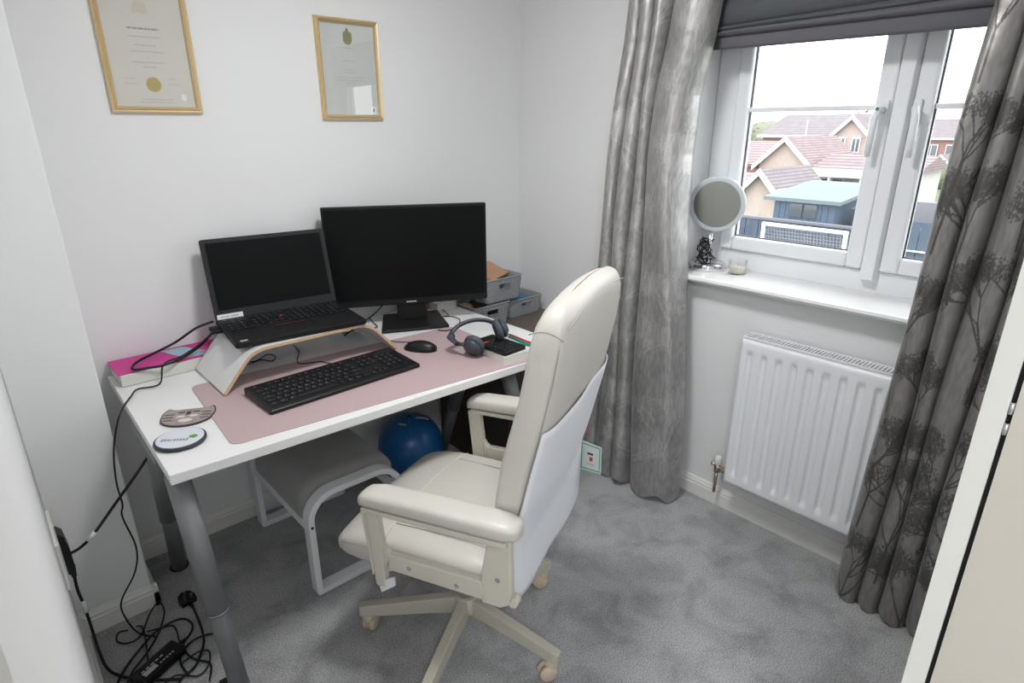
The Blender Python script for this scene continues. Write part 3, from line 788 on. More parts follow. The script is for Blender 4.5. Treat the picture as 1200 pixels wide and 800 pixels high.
cable([(1.493, 2.150, 0.738), (1.449, 2.014, 0.734), (1.423, 2.021, 0.735), (1.452, 1.994, 0.734), (1.445, 1.930, 0.734), (1.368, 1.862, 0.734), (1.316, 1.857, 0.735), (1.30, 1.885, 0.735)], 0.0019, 'thin dark wire curling on the desk right of the monitor base')
cable([(0.985, 2.06, 0.740), (1.06, 2.12, 0.738), (1.13, 2.17, 0.739), (1.20, 2.19, 0.760), (1.25, 2.15, 0.83)], 0.003, 'black cable running from behind the laptop up to the monitor')
cable([(0.99, 2.09, 0.739), (1.08, 2.10, 0.736), (1.135, 2.075, 0.736), (1.16, 2.15, 0.735), (1.17, 2.20, 0.742)], 0.002, 'thin black wire left of the monitor base, behind the laptop')

# book box with magenta cover -------------------------------------------------
bk = thing('book', 'white boxed book with a magenta and pale blue cover on the desk corner', 'book', (0.42, 2.182, ZD+0.001), math.radians(1))
MB().box((-0.175, -0.085, 0.0), (0.165, 0.072, 0.038)).build('page_block', 'box_white', bk, 0.002)
cv = MB().box((-0.180, -0.080, 0.038), (0.168, 0.074, 0.042)).build('cover', 'magenta', bk, 0.001)
MB().prism([(-0.025, 0.060), (0.045, 0.060), (0.065, 0.02), (0.095, -0.035), (0.075, -0.07), (0.030, -0.065), (0.000, -0.010)], 0.042, 0.0426).build('cover_print', 'pale_blue', cv, label='pale blue star-shaped print')

# cat coaster -------------------------------------------------
ct = thing('coaster', 'flat cat-face coaster with brown tabby stripes, at the desk left end', 'coaster', (0.335, 1.733, ZD+0.001), math.radians(-27))
outl = []
for k in range(40):
    a = 2*PI*k/40; r_ = 1.0
    outl.append((0.062*math.cos(a), 0.050*math.sin(a) if math.sin(a) < 0 else 0.034*math.sin(a)))
mb = MB(); pts = [(-0.068, 0.035), (-0.058, 0.062), (-0.038, 0.052), (-0.014, 0.052), (0.014, 0.052), (0.038, 0.052), (0.058, 0.062), (0.068, 0.035), (0.067, 0.005), (0.060, -0.022), (0.040, -0.042), (0.015, -0.052), (-0.015, -0.052), (-0.040, -0.042), (-0.060, -0.022), (-0.067, 0.005)]
pts = [(p.x, p.y) for p in spline([Vector((a, b, 0)) for a, b in pts+[pts[0]]], 3)[:-1]]
mb.prism([(a*1.02, b*1.02) for a, b in pts], 0, 0.004); mb.build('coaster_rim', 'cat_dark', ct)
MB().prism([(a*0.97, b*0.95) for a, b in pts], 0.004, 0.0046).build('coaster_face', 'cat', ct)
mb = MB()
for s in (-1, 1):
    for v, l in ((0.020, 0.024), (0.002, 0.026), (-0.016, 0.022)): mb.box((s*0.036, v, 0.0046), (s*(0.036+l), v+0.005, 0.0050))
    mb.box((s*0.010, 0.028, 0.0046), (s*0.028, 0.036, 0.005))
mb.box((-0.006, 0.014, 0.0046), (0.006, 0.036, 0.005)); mb.build('stripes', 'cat_dark', ct)
mb = MB()
mb.prism(sup(-0.017, 0.004, 0.012, 0.007, 2, 14), 0.0046, 0.0052); mb.prism(sup(0.017, 0.004, 0.012, 0.007, 2, 14), 0.0046, 0.0052); mb.prism(sup(0, -0.022, 0.018, 0.012, 2, 14), 0.0046, 0.0052)
mb.build('muzzle_and_cheeks', 'cat_white', ct)
# round coaster -------------------------------------------------
co = thing('coaster', 'round pale coaster with dark rim and green leaf logo, near the desk front corner', 'coaster', (0.285, 1.603, ZD+0.001), math.radians(-35))
MB().lathe([(0.058, 0), (0.062, 0.002), (0.062, 0.008), (0.059, 0.010)], n=40).build('coaster_rim', 'slate', co)
MB().lathe([(0.057, 0.0100), (0.0565, 0.0112), (0.054, 0.0115)], n=40).build('coaster_face', 'pale_plastic', co)
mb = MB(); random.seed(4)
for k in range(9):
    x = -0.040+k*0.0075
    mb.box((x, -0.020, 0.0115), (x+0.0012, -0.008, 0.0119)); mb.box((x, -0.020+random.choice([0, 0.0105]), 0.0115), (x+0.0045, -0.0185+random.choice([0, 0.0105]), 0.0119))
    if k % 2: mb.box((x, -0.0145, 0.0115), (x+0.004, -0.0132, 0.0119))
mb.build('lettering', 'ink', co)
mb = MB()
for a in (0, 1.3, 2.6, 3.9, 5.2): mb.prism(sup(0.032+0.006*math.cos(a), 0.002+0.006*math.sin(a), 0.006, 0.004, 2, 10), 0.0115, 0.0120)
mb.build('leaf_logo', 'leaf', co)

# pad and calculator -------------------------------------------------
pd = tag(MB().prism(quadrr([(1.252, 1.432), (1.385, 1.425), (1.400, 1.632), (1.272, 1.632)], 0.006, 3), ZD+0.001, 0.760).build('notepad', 'box_white', bevel=0.001), 'thick white notepad block at the right front of the desk', 'notepad')
cal = thing('calculator', 'black desk calculator lying on the white notepad, headphones resting on it', 'calculator', (1.305, 1.523, 0.761), math.radians(3))
MB().prism(rrect(-0.053, -0.088, 0.053, 0.085, 0.007), 0, 0.015).build('calculator_body', 'black', cal, 0.003)
MB().box((-0.042, 0.045, 0.015), (0.042, 0.072, 0.0158)).build('calculator_display', 'screen', cal)
MB().box((-0.040, 0.030, 0.015), (-0.018, 0.038, 0.0165)).build('red_button', 'red', cal, label='orange-red button')
ck = None
for r_ in range(5):
    for k in range(5):
        if ck is None: ck = MB().box((-0.0072, -0.0055, 0), (0.0072, 0.0055, 0.003)).build('calculator_key', 'bezel', cal, 0.001); o = ck
        else: o = ck.copy(); COL.objects.link(o)
        o.location = (-0.038+k*0.019, -0.074+r_*0.0165, 0.015)
# headphones -------------------------------------------------
hp = thing('headphones', 'dark slate over-ear headphones leaning against the calculator', 'headphones', (1.26, 1.58, ZM))
band = [(1.192, 1.612, 0.775), (1.192, 1.650, 0.790), (1.216, 1.660, 0.812), (1.254, 1.655, 0.828), (1.296, 1.636, 0.836), (1.335, 1.608, 0.830), (1.356, 1.585, 0.812)]
Bp = spline(band, 6); R = []
for i, p in enumerate(Bp):
    t = (Bp[min(i+1, len(Bp)-1)]-Bp[max(i-1, 0)]).normalized(); sd = t.cross(Vector((0.25, 0.45, 1))).normalized(); up_ = sd.cross(t).normalized()
    R.append([p+sd*(0.016*math.cos(a))+up_*(0.0075*math.sin(a)) for a in [2*PI*k/12 for k in range(12)]])
mb = MB().rings(R); mb.build('headband', 'head', hp, world=True)
def cup(c, ax, name):
    c = Vector(c); ax = Vector(ax).normalized(); q = ax.to_track_quat('Z', 'Y').to_matrix().to_4x4(); X = Matrix.Translation(c) @ q
    cu = MB().lathe([(0.005, 0.022), (0.020, 0.0215), (0.022, 0.018), (0.030, 0.015), (0.035, 0.006), (0.033, 0.0)], n=24, X=X).build('ear_cup', 'head', hp, world=True)
    MB().lathe([(0.031, 0.0), (0.039, -0.006), (0.040, -0.014), (0.034, -0.023), (0.024, -0.022), (0.019, -0.008), (0.004, -0.006)], n=24, X=X).build('ear_cushion', 'head_pad', cu, world=True)
cup((1.222, 1.562, ZM+0.038), (-0.75, -0.25, -0.35), 'a')
cup((1.345, 1.552, 0.812), (0.80, -0.35, 0.25), 'b')
MB().tube([(1.195, 1.618, 0.775), (1.203, 1.575, 0.778)], 0.007, 10).build('arm', 'head', hp, world=True)
# pens, paper
tag(MB().prism([(1.478, 1.700), (1.560, 1.70), (1.545, 1.47), (1.46, 1.47)], ZD+0.0005, ZD+0.003).build('paper_sheet', 'white_paper'), 'white sheet of paper on the desk right edge beside the pens', 'paper')
def pen(a, b, m, label, z):
    t = thing('pen', label, 'pen', (a[0], a[1], z))
    a = Vector((a[0], a[1], z)); b = Vector((b[0], b[1], z))
    MB().tube([a, b], 0.0045, 8).build('pen_barrel', m, t, world=True)
    d = (a-b).normalized()
    MB().tube([a, a+d*0.012], [0.004, 0.001], 8).build('pen_tip', 'black', t, world=True)
    MB().tube([b-(b-a)*0.12, b], 0.0053, 8).build('pen_cap', m, t, world=True)
pen((1.468, 1.640), (1.462, 1.515), 'red', 'red pen on the white sheet, farthest from the keyboard', ZD+0.0075)
pen((1.452, 1.628), (1.446, 1.505), 'green', 'dark green pen between the red pen and the teal pen', ZD+0.0075)
pen((1.436, 1.648), (1.431, 1.525), 'teal', 'teal pen nearest the headphones', ZD+0.006)
# small white box behind monitor
wbx = tag(B('small_box', (1.452, 2.10, ZD+0.001), (1.555, 2.225, 0.765), 'box_white', bevel=0.002), 'small white box on the desk behind the right end of the monitor', 'box')
tag(B('cardboard_box', (1.34, 2.165, ZD+0.001), (1.445, 2.23, 0.77), 'card', bevel=0.002), 'little tan cardboard box behind the monitor stand, beside the white box', 'box')

# ---------------------------------------------------------------- chest and baskets
ch = thing('chest_of_drawers', 'dark brown wooden chest standing between the desk and the curtain', 'chest', (1.80, 1.92, 0))
ZT = 0.63
B('carcass', (1.535, 1.725, 0.03), (1.86, 2.235, ZT-0.022), 'wood_dark', ch, 0.003, world=True)
MB().prism([(1.528, 1.715), (1.885, 1.715), (2.068, 1.93), (2.068, 2.238), (1.528, 2.238)], ZT-0.022, ZT).build('chest_top', 'wood_top', ch, 0.002, world=True)
B('carcass_side', (1.86, 1.93, 0.03), (2.06, 2.235, ZT-0.022), 'wood_dark', ch, 0.003, world=True)
for k in range(3):
    dr = B('drawer', (1.545, 1.712, 0.05+k*0.185), (1.85, 1.725, 0.05+k*0.185+0.178), 'wood_dark', ch, 0.002, world=True)
    MB().tube([(1.66, 1.700, 0.15+k*0.185), (1.74, 1.700, 0.15+k*0.185)], 0.005, 8).build('drawer_handle', 'silver', dr, world=True)
B('plinth', (1.55, 1.74, 0.0), (1.85, 2.22, 0.03), 'wood_dark', ch, world=True)

def basket(name, label, x0, x1, y0, y1, z0, h):
    t = thing('storage_basket', label, 'basket', ((x0+x1)/2, (y0+y1)/2, z0), 0, 'grey woven plastic baskets on the chest')
    wx, wy = (x1-x0)/2, (y1-y0)/2
    nseg, nh = 168, 18
    per = []
    ol = rrect(-wx, -wy, wx, wy, 0.022, 8)
    # resample outline evenly
    P = [Vector((*p, 0)) for p in ol]+[Vector((*ol[0], 0))]
    Ls = [0]
    for i in range(len(P)-1): Ls.append(Ls[-1]+(P[i+1]-P[i]).length)
    pts = []
    for k in range(nseg):
        s = Ls[-1]*k/nseg
        for i in range(len(P)-1):
            if Ls[i+1] >= s: tt = (s-Ls[i])/(Ls[i+1]-Ls[i]+1e-9); pts.append(P[i].lerp(P[i+1], tt)); break
    vs = []; fs = []
    for j in range(nh+1):
        q = j/nh; sc = 0.90+0.10*q
        for k, p in enumerate(pts):
            n_ = Vector((p.x/wx, p.y/wy, 0)); n_ = n_.normalized() if n_.length else n_
            wv = 0.0036*math.sin(k*PI/2.0+(j//2)*PI)*(1 if 0.05 < q < 0.86 else 0)
            vs.append((p.x*sc+n_.x*wv, p.y*sc+n_.y*wv, h*q))
    for j in range(nh):
        q = (j+0.5)/nh
        for k in range(nseg):
            m_ = (pts[k]+pts[(k+1) % nseg])/2
            if 0.58 < q < 0.80 and abs(m_.x) < 0.036 and abs(abs(m_.y)-wy) < 0.004: continue
            a = j*nseg+k; b = j*nseg+(k+1) % nseg; fs.append((a, b, b+nseg, a+nseg))
    mb = MB(); mb.add(vs, fs, True); mb.add([(p.x*0.90, p.y*0.90, 0.001) for p in pts], [tuple(range(nseg))])
    o = mb.build('basket_body', 'basket', t); s = o.modifiers.new('t', 'SOLIDIFY'); s.thickness = 0.003
    ring = MB(); R = []
    for k in range(nseg+1):
        p = pts[k % nseg]; n_ = Vector((p.x/wx, p.y/wy, 0)).normalized()
        R.append([Vector((p.x, p.y, h))+n_*0.004*math.cos(a)+Vector((0, 0, 0.004*math.sin(a))) for a in [2*PI*i/6 for i in range(6)]])
    ring.rings(R, cap=False); ring.build('rim', 'basket', t)
    hd = MB()
    hz0, hz1 = h*0.56, h*0.80
    yy = -wy*(0.90+0.10*0.68)-0.002
    P2 = [(a, yy, b) for a, b in rrect(-0.038, hz0, 0.038, hz1, 0.007, 3)]
    hd.tube(P2+[P2[0]], 0.0022, 6); hd.build('handle_rim', 'basket', t)
    return t
basket('b', 'grey woven basket on the bottom left, under the top basket and next to the desk', 1.585, 1.800, 2.005, 2.235, ZT+0.001, 0.103)
basket('b', 'grey woven basket nearest the window wall, holding a blue bag', 1.822, 2.040, 2.035, 2.240, ZT+0.001, 0.085)
basket('b', 'topmost grey woven basket, holding brown cardboard', 1.652, 1.872, 2.000, 2.230, ZT+0.111, 0.108)
# contents
bagm = MB(); R = []
random.seed(9)
for i in range(9):
    a = -PI/2+PI*i/8; q = max(math.cos(a), 0.02)
    R.append([Vector((1.925+0.070*q*math.cos(2*PI*k/14)*random.uniform(.8, 1.1), 2.14+0.075*q*math.sin(2*PI*k/14)*random.uniform(.8, 1.1), 0.682+0.046*math.sin(a)*random.uniform(.85, 1.1))) for k in range(14)])
tag(bagm.rings(R).build('plastic_bag', 'blue_bag'), 'crumpled blue plastic bag inside the basket nearest the window wall', 'bag')
X = Matrix.Translation((1.765, 2.135, 0.846)) @ Matrix.Rotation(math.radians(18), 4, 'X') @ Matrix.Rotation(math.radians(-9), 4, 'Y') @ Matrix.Rotation(math.radians(8), 4, 'Z')
tag(MB().box((-0.085, -0.060, -0.004), (0.085, 0.070, 0.004), X).build('cardboard', 'card'), 'tan cardboard lid tilted inside the topmost basket', 'cardboard')
for k, (dx, dy, z, r_) in enumerate(((1.690, 2.06, 0.838, 0.024), (1.725, 2.045, 0.836, 0.020), (1.70, 2.11, 0.832, 0.022))):
    mb = MB(); mb.ball((dx, dy, z), r_, 12, 7, (1.2, 0.9, 0.7))
    tag(mb.build('paper_scrap', 'orange'), ('crumpled orange scrap at the left front of the topmost basket', 'smallest crumpled orange scrap, in the front middle of the topmost basket', 'crumpled orange scrap at the back of the topmost basket')[k], 'paper', 'orange-brown scraps in the top basket')
mb = MB(); mb.ball((1.615, 2.10, 0.716), 0.026, 12, 7, (0.9, 1.3, 0.9)); tag(mb.build('toy', 'orange'), 'orange-brown bundle poking out of the bottom left basket', 'toy')

# ---------------------------------------------------------------- blue ball, footstool
bo = thing('exercise_ball', 'dark blue rubber ball on the carpet under the desk', 'ball', (1.262, 2.085, 0.0))
mb = MB(); R = []
mb.ball((0, 0, 0.146), 0.146, 40, 24); mb.build('ball_skin', 'ball', bo)
mb = MB()
for a in (0, PI/3, 2*PI/3):
    P = [(0.1465*math.cos(a)*math.cos(t), 0.1465*math.sin(a)*math.cos(t), 0.146+0.1465*math.sin(t)) for t in [2*PI*k/48 for k in range(49)]]
    mb.tube(P, 0.0012, 5)
mb.build('seam_ribs', 'ball', bo)
MB().lathe([(0.010, 0.286), (0.011, 0.292), (0.006, 0.295)], n=14).build('valve_plug', 'black', bo)
for d0, d1 in (((-0.42, -0.10, 0.90), (-0.30, -0.30, 0.90)), ((0.10, -0.22, 0.97), (0.48, -0.30, 0.82))):
    P = []
    for k in range(7):
        v = Vector(d0).lerp(Vector(d1), k/6).normalized()*0.1475; P.append((v.x, v.y, v.z+0.146))
    MB().tube(P, 0.0042, 8).build('grip_strip', 'silver', bo, label='pale grip strip on top of the ball')

fs_ = thing('footstool', 'white bentwood footstool with a grey suede cushion, under the desk', 'footstool', (0.775, 1.93, 0), 0)
def loop_frame(yc, w_, name='side_frame'):
    x0, x1, zt, r, rb, t = 0.598, 0.955, 0.385, 0.10, 0.012, 0.021
    def outline(o_):
        P = []
        a, b, top_, bot = x0+o_, x1-o_, zt-o_, 0.001+o_
        rr = r-o_; rr2 = max(rb-o_, 0.004)
        for cx, cz, a0, q in ((b-rr, top_-rr, 0, rr), (a+rr, top_-rr, PI/2, rr), (a+rr2, bot+rr2, PI, rr2), (b-rr2, bot+rr2, 3*PI/2, rr2)):
            n = 12 if q > 0.02 else 4
            for k in range(n+1):
                th = a0+PI/2*k/n; P.append((cx+q*math.cos(th), cz+q*math.sin(th)))
        return P
    A = outline(0); Bq = outline(t); n = len(A); vs = []; fs = []
    for y in (yc-w_/2, yc+w_/2): vs += [(p[0], y, p[1]) for p in A]+[(p[0], y, p[1]) for p in Bq]
    for i in range(n):
        j = (i+1) % n
        fs += [(i, j, n+j, n+i), (2*n+i, 3*n+i, 3*n+j, 2*n+j), (i, 2*n+i, 2*n+j, j), (n+i, n+j, 3*n+j, 3*n+i)]
    mb = MB(); mb.add(vs, fs); return mb.build(name, 'stool_white', fs_, 0.002, world=True)
fa = loop_frame(1.668, 0.045); loop_frame(2.165, 0.045)
MB().tube([(0.609, 1.6448, 0.272), (0.609, 1.6465, 0.272)], 0.005, 10).build('screw_hole', 'black_soft', fa, world=True)
B('rail', (0.600, 1.69, 0.245), (0.616, 2.143, 0.275), 'stool_white', fs_, 0.003, world=True)
B('rail', (0.937, 1.69, 0.245), (0.953, 2.143, 0.275), 'stool_white', fs_, 0.003, world=True)
# cushion: arc section swept along y
cp = [(0.603, 0.270), (0.600, 0.31), (0.606, 0.352), (0.632, 0.388), (0.675, 0.408), (0.775, 0.414), (0.875, 0.408), (0.925, 0.390), (0.952, 0.350), (0.955, 0.325)]
cp = [(p.x, p.z) for p in spline([Vector((a, 0, b)) for a, b in cp], 4)]
ci = shell(cp, 0.040)
R = []
for k in range(17):
    t = k/16; y = 1.694+0.446*t; e = min(t, 1-t); sh = 0.016*(1-min(1, e/0.08))**2
    a = shell(cp, sh); b = shell(cp, 0.040-0.3*sh); R.append([Vector((p[0], y, p[1])) for p in a]+[Vector((p[0], y, p[1])) for p in b[::-1]])
MB().rings(R).build('cushion', 'stool_grey', fs_, world=True)

# ---------------------------------------------------------------- office chair
ANG = math.atan2(0.42, 0.907)
oc = thing('office_chair', 'cream leather swivel office chair with armrests in the middle of the room', 'chair', (0.917, 1.21, 0), ANG)
# base
hub = (-0.0287, 0.0023)
MB().lathe([(0.040, 0.085), (0.042, 0.095), (0.040, 0.135), (0.032, 0.142)], (hub[0], hub[1], 0), 24).build('base_hub', 'cream_metal', oc)
MB().tube([(hub[0], hub[1], 0.14), (hub[0], hub[1], 0.33)], 0.024, 20).build('gas_column', 'cream_metal', oc)
for k, a in enumerate((-77, -5, 67, 139, 211)):
    a = math.radians(a)-ANG
    c, s = math.cos(a), math.sin(a)
    X = Matrix(((c, -s, 0, hub[0]), (s, c, 0, hub[1]), (0, 0, 1, 0), (0, 0, 0, 1)))
    R = []
    for u, w_, zb, zt in ((0.03, 0.020, 0.080, 0.138), (0.12, 0.018, 0.078, 0.128), (0.32, 0.0165, 0.066, 0.104), (0.335, 0.014, 0.068, 0.101)):
        R.append([X @ Vector((u, -w_, zb)), X @ Vector((u, w_, zb)), X @ Vector((u, w_*0.85, zt)), X @ Vector((u, -w_*0.85, zt))])
    MB().rings(R, smooth=False).build('base_arm', 'cream_metal', oc, 0.004)
    # caster, swivelled
    b = a+(0.9, -0.6, 0.5, 1.2, -0.8)[k]
    Xc = X @ Matrix.Translation((0.310, 0, 0)) @ Matrix.Rotation(b-a, 4, 'Z')
    cs = MB(); cs.lathe([(0.014, 0.040), (0.020, 0.050), (0.018, 0.068)], n=16, X=Xc); cs.box((-0.022, -0.006, 0.022), (0.012, 0.006, 0.060), Xc)
    co_ = cs.build('caster', 'caster', oc, 0.002)
    Xw = Xc @ Matrix.Translation((-0.012, 0, 0.0275)) @ Matrix.Rotation(PI/2, 4, 'X')
    for s2 in (-1, 1):
        MB().lathe([(0.005, s2*0.020), (0.020, s2*0.020), (0.0265, s2*0.015), (0.027, s2*0.006), (0.020, s2*0.005)], n=24, X=Xw).build('caster_wheel', 'caster', co_)
# mechanism
MB().box((-0.09, -0.10, 0.325), (0.06, 0.10, 0.352)).build('tilt_mechanism', 'cream_metal', oc, 0.008)
MB().tube([(0.07, 0.02, 0.335), (0.21, 0.03, 0.335), (0.25, 0.03, 0.33)], 0.006, 10).build('tilt_lever', 'cream_metal', oc)
# seat: loft along v
R = []
for v, hw, zb, zt in ((-0.215, 0.235, 0.365, 0.440), (-0.195, 0.250, 0.352, 0.455), (-0.10, 0.256, 0.350, 0.462), (0.05, 0.258, 0.350, 0.466), (0.14, 0.260, 0.350, 0.464), (0.21, 0.262, 0.352, 0.455), (0.26, 0.258, 0.357, 0.440), (0.288, 0.250, 0.368, 0.424), (0.298, 0.238, 0.382, 0.410)):
    ring = []
    for x, z in sup(0.0, (zb+zt)/2, hw, (zt-zb)/2, 5, 40):
        zz = z+(0.010*(1-(x/hw)**2) if z > (zb+zt)/2 else 0)
        ring.append(Vector((x+0.005, v, zz)))
    R.append(ring)
MB().rings(R).build('seat', 'leather', oc)
st_ = oc.children[-1]
mb = MB()
def seat_z(x, v): return 0.4655+0.010*(1-(x/0.26)**2)-max(0, v-0.10)*0.10
mb.tube([(x, 0.135+0.01*math.cos(x*8), seat_z(x, 0.135)-(0.010 if abs(x) > 0.22 else 0)) for x in np.linspace(-0.24, 0.25, 16)], 0.0022, 6)
mb.build('piping', 'seam_light', st_)
mb = MB()
mb.tube([(x_, v_, seat_z(0.18, v_)-0.0005) for x_, v_ in ((0.185, 0.13), (0.180, 0.0), (0.175, -0.12), (0.17, -0.19))], 0.0014, 6)
mb.tube([(x_, v_, seat_z(0.18, v_)-0.0005) for x_, v_ in ((-0.185, 0.13), (-0.180, 0.0), (-0.175, -0.12), (-0.17, -0.19))], 0.0014, 6)
mb.tube([(-0.2555, v_, 0.432-0.10*max(0, v_-0.1)) for v_ in np.linspace(-0.19, 0.27, 12)], 0.0012, 6)
mb.tube([(x, 0.291-0.5*(abs(x)/0.25)**6*0.03, 0.421) for x in np.linspace(-0.245, 0.25, 12)], 0.0012, 6)
mb.build('stitching', 'leather_dk', st_)
# backrest
rows = [(0.385, -0.195, -0.243, 0.236), (0.42, -0.188, -0.246, 0.246), (0.50, -0.180, -0.250, 0.252), (0.60, -0.180, -0.268, 0.256), (0.68, -0.186, -0.290, 0.260), (0.76, -0.198, -0.308, 0.262), (0.84, -0.218, -0.328, 0.263),
        (0.92, -0.240, -0.346, 0.262), (1.00, -0.256, -0.362, 0.260), (1.06, -0.268, -0.370, 0.256), (1.095, -0.278, -0.372, 0.249), (1.116, -0.290, -0.367, 0.240), (1.128, -0.302, -0.361, 0.229), (1.136, -0.318, -0.352, 0.212), (1.139, -0.329, -0.343, 0.197), (1.1405, -0.3345, -0.3375, 0.185)]
def back_at(z):
    for a, b in zip(rows, rows[1:]):
        if a[0] <= z <= b[0]:
            t = (z-a[0])/(b[0]-a[0]); return tuple(a[i]+(b[i]-a[i])*t for i in range(1, 4))
    return rows[-1][1:] if z > 1 else rows[0][1:]
R = []
for z, vf, vr_, hw in rows:
    ring = []
    for x, v in sup(0, (vf+vr_)/2, hw, (vf-vr_)/2, 4.5, 48):
        front = v > (vf+vr_)/2
        zz = z + (0.026*(1-(x/0.25)**2)*((z-1.0)/0.13) if z > 1.0 else 0)
        dish = 0.020*(1-(x/hw)**2)*max(0.0, min(1.0, (1.10-z)/0.12)) if front else 0
        ring.append(Vector((x, v-dish, zz)))
    R.append(ring)
bo_ = MB().rings(R).build('backrest', 'leather', oc)
mb = MB()
P = [(-back_at(z)[2]*0.985, (back_at(z)[1]+0.020), z) for z in np.linspace(0.42, 1.085, 24)]
P2 = [(-p[0], p[1], p[2]) for p in P]
mb.tube(P, 0.0016, 6); mb.tube(P2, 0.0016, 6)
mb.tube([(-0.253, v_, 1.075+0.05*(1-((v_+0.32)/0.06)**2)*0.6) for v_ in np.linspace(-0.362, -0.285, 10)], 0.0015, 6)
mb.tube([(x, -0.3665, 1.112+0.022*(1-(x/0.24)**2)) for x in np.linspace(-0.235, 0.235, 14)], 0.0014, 6)
mb.build('back_stitching', 'leather_dk', bo_)
# white cover stretched over the lower rear
R = []
for k in range(26):
    q = k/25
    ring = []
    for x in np.linspace(-1, 1, 33):
        ax = abs(x); zb = 0.372+0.022*(x+1)-0.006*math.sin(PI*ax)
        z = zb+(0.878-zb)*q; vf, vr_, hw = back_at(max(z, 0.39)); hw += 0.004
        vlow = -0.252-0.010*(x+1)
        v = min(vr_, vlow)-0.006-0.010*math.sin(PI*q)*(1-x*x)+0.018*ax**8+0.004*math.sin(7*z+5*x)*(1-ax)
        ring.append(Vector((x*hw, v, z)))
    R.append(ring)
cv_ = MB().rings(R, cap=False, closed=False).build('back_cover', 'cover', oc)
so = cv_.modifiers.new('t', 'SOLIDIFY'); so.thickness = 0.003
# arms
for s in (-1, 1):
    uc = 0.300*s if s < 0 else 0.292
    sh = 0.0 if s < 0 else 0.028
    R = []
    for v, hw, hz, zc in ((0.142, 0.010, 0.008, 0.622), (0.138, 0.026, 0.017, 0.625), (0.125, 0.033, 0.019, 0.632), (0.09, 0.037, 0.022, 0.637), (-0.05, 0.039, 0.0235, 0.643), (-0.20, 0.040, 0.0235, 0.646), (-0.255+sh, 0.038, 0.023, 0.646), (-0.282+sh, 0.031, 0.018, 0.645), (-0.290+sh, 0.014, 0.010, 0.640)):
        R.append([Vector((uc+a, v, b)) for a, b in sup(0, zc, hw, hz, 3.2, 28)])
    ap = MB().rings(R).build('arm_pad', 'leather', oc)
    MB().prism([(0.115, 0.600), (0.128, 0.612), (-0.262+sh, 0.622), (-0.262+sh, 0.606)], uc-0.030, uc+0.030, 'x').build('pad_base', 'cream', ap, 0.003)
    fp = MB()
    outer = [(0.128, 0.607), (0.138, 0.590), (0.120, 0.400), (0.110, 0.362), (0.068, 0.362), (0.068, 0.425), (-0.19, 0.425), (-0.235, 0.410), (-0.262, 0.425), (-0.272, 0.470), (-0.272, 0.615), (-0.205, 0.613), (-0.195, 0.520), (-0.190, 0.490), (-0.175, 0.478), (0.035, 0.474), (0.062, 0.482), (0.070, 0.505), (0.085, 0.590), (0.095, 0.603)]
    u0, u1 = (uc-0.011, uc+0.011)
    # split to convex pieces
    fp.prism([(0.102, 0.607), (0.128, 0.607), (0.138, 0.592), (0.118, 0.362), (0.088, 0.362), (0.088, 0.500), (0.098, 0.592)], u0, u1, 'x')
    fp.prism([(0.089, 0.420), (0.089, 0.498), (0.080, 0.482), (0.066, 0.472), (0.066, 0.420)], u0, u1, 'x')
    fp.prism([(0.092, 0.425), (0.070, 0.474), (-0.190, 0.480), (-0.205, 0.425)], u0, u1, 'x')
    fp.prism([(-0.190, 0.418), (-0.190, 0.500), (-0.210, 0.615), (-0.268+sh, 0.617), (-0.270+sh, 0.470), (-0.262+sh, 0.432), (-0.240+sh, 0.418)], u0, u1, 'x')
    ar = fp.build('arm_frame', 'cream', oc, 0.005)
    ribs = MB()
    for (v_, z_) in ((0.010, 0.452), (-0.125, 0.446), (-0.235, 0.500)):
        ribs.tube([(uc+s*0.0105, v_, z_), (uc+s*0.0130, v_, z_)], 0.0065, 12)
    ribs.build('bolt', 'chrome', ar)
    fl_ = MB(); fl_.prism([(0.100, 0.607), (0.140, 0.600), (0.122, 0.400), (0.118, 0.400), (0.130, 0.585)], uc-0.018, uc+0.018, 'x'); fl_.build('front_flange', 'cream', ar, 0.002)
MB().prism([(0.112, 0.372), (0.104, 0.342), (0.060, 0.378), (0.060, 0.405)], -0.309, -0.304, 'x').build('corner_flap', 'cover', oc, label='small white flap under the left armrest')
MB().tube([(-0.285, -0.262, 0.418), (-0.255, -0.262, 0.412)], 0.012, 12).build('pivot_cap', 'cream', oc)
# fire-label tag on a string
tg = thing('fire_label', 'small white label with green border hanging from the chair back', 'label', (1.27, 1.025, 0.48))
tp = [(1.262, 1.083, 0.585), (1.262, 1.0, 0.592), (1.262, 0.998, 0.500), (1.262, 1.083, 0.482)]
def tquad(u0, v0, u1, v1):
    def p(u, v):
        a = Vector(tp[3]).lerp(Vector(tp[2]), u); b = Vector(tp[0]).lerp(Vector(tp[1]), u); return a.lerp(b, v)
    return [p(u0, v0), p(u1, v0), p(u1, v1), p(u0, v1)]
def slab(q, x, th):
    mb = MB(); a = [Vector((p.x-x, p.y, p.z)) for p in q]; b = [Vector((p.x-x-th, p.y, p.z)) for p in q]
    mb.rings([a, b], smooth=False); return mb
slab(tquad(0, 0, 1, 1), 0, 0.001).build('card', 'tag_white', tg, world=True)
mb = MB()
for q in ((0.05, 0.05, 0.95, 0.10), (0.05, 0.90, 0.95, 0.95), (0.90, 0.05, 0.95, 0.95), (0.05, 0.05, 0.10, 0.95)):
    s2 = slab(tquad(*q), 0.001, 0.0004); mb.add(s2.v, s2.f)
mb.build('green_border', 'tag_green', tg, world=True, label='green border')
slab(tquad(0.35, 0.60, 0.62, 0.66), 0.001, 0.0006).build('black_bar', 'black', tg, world=True)
slab(tquad(0.46, 0.38, 0.60, 0.52), 0.001, 0.0006).build('red_spot', 'red', tg, world=True)
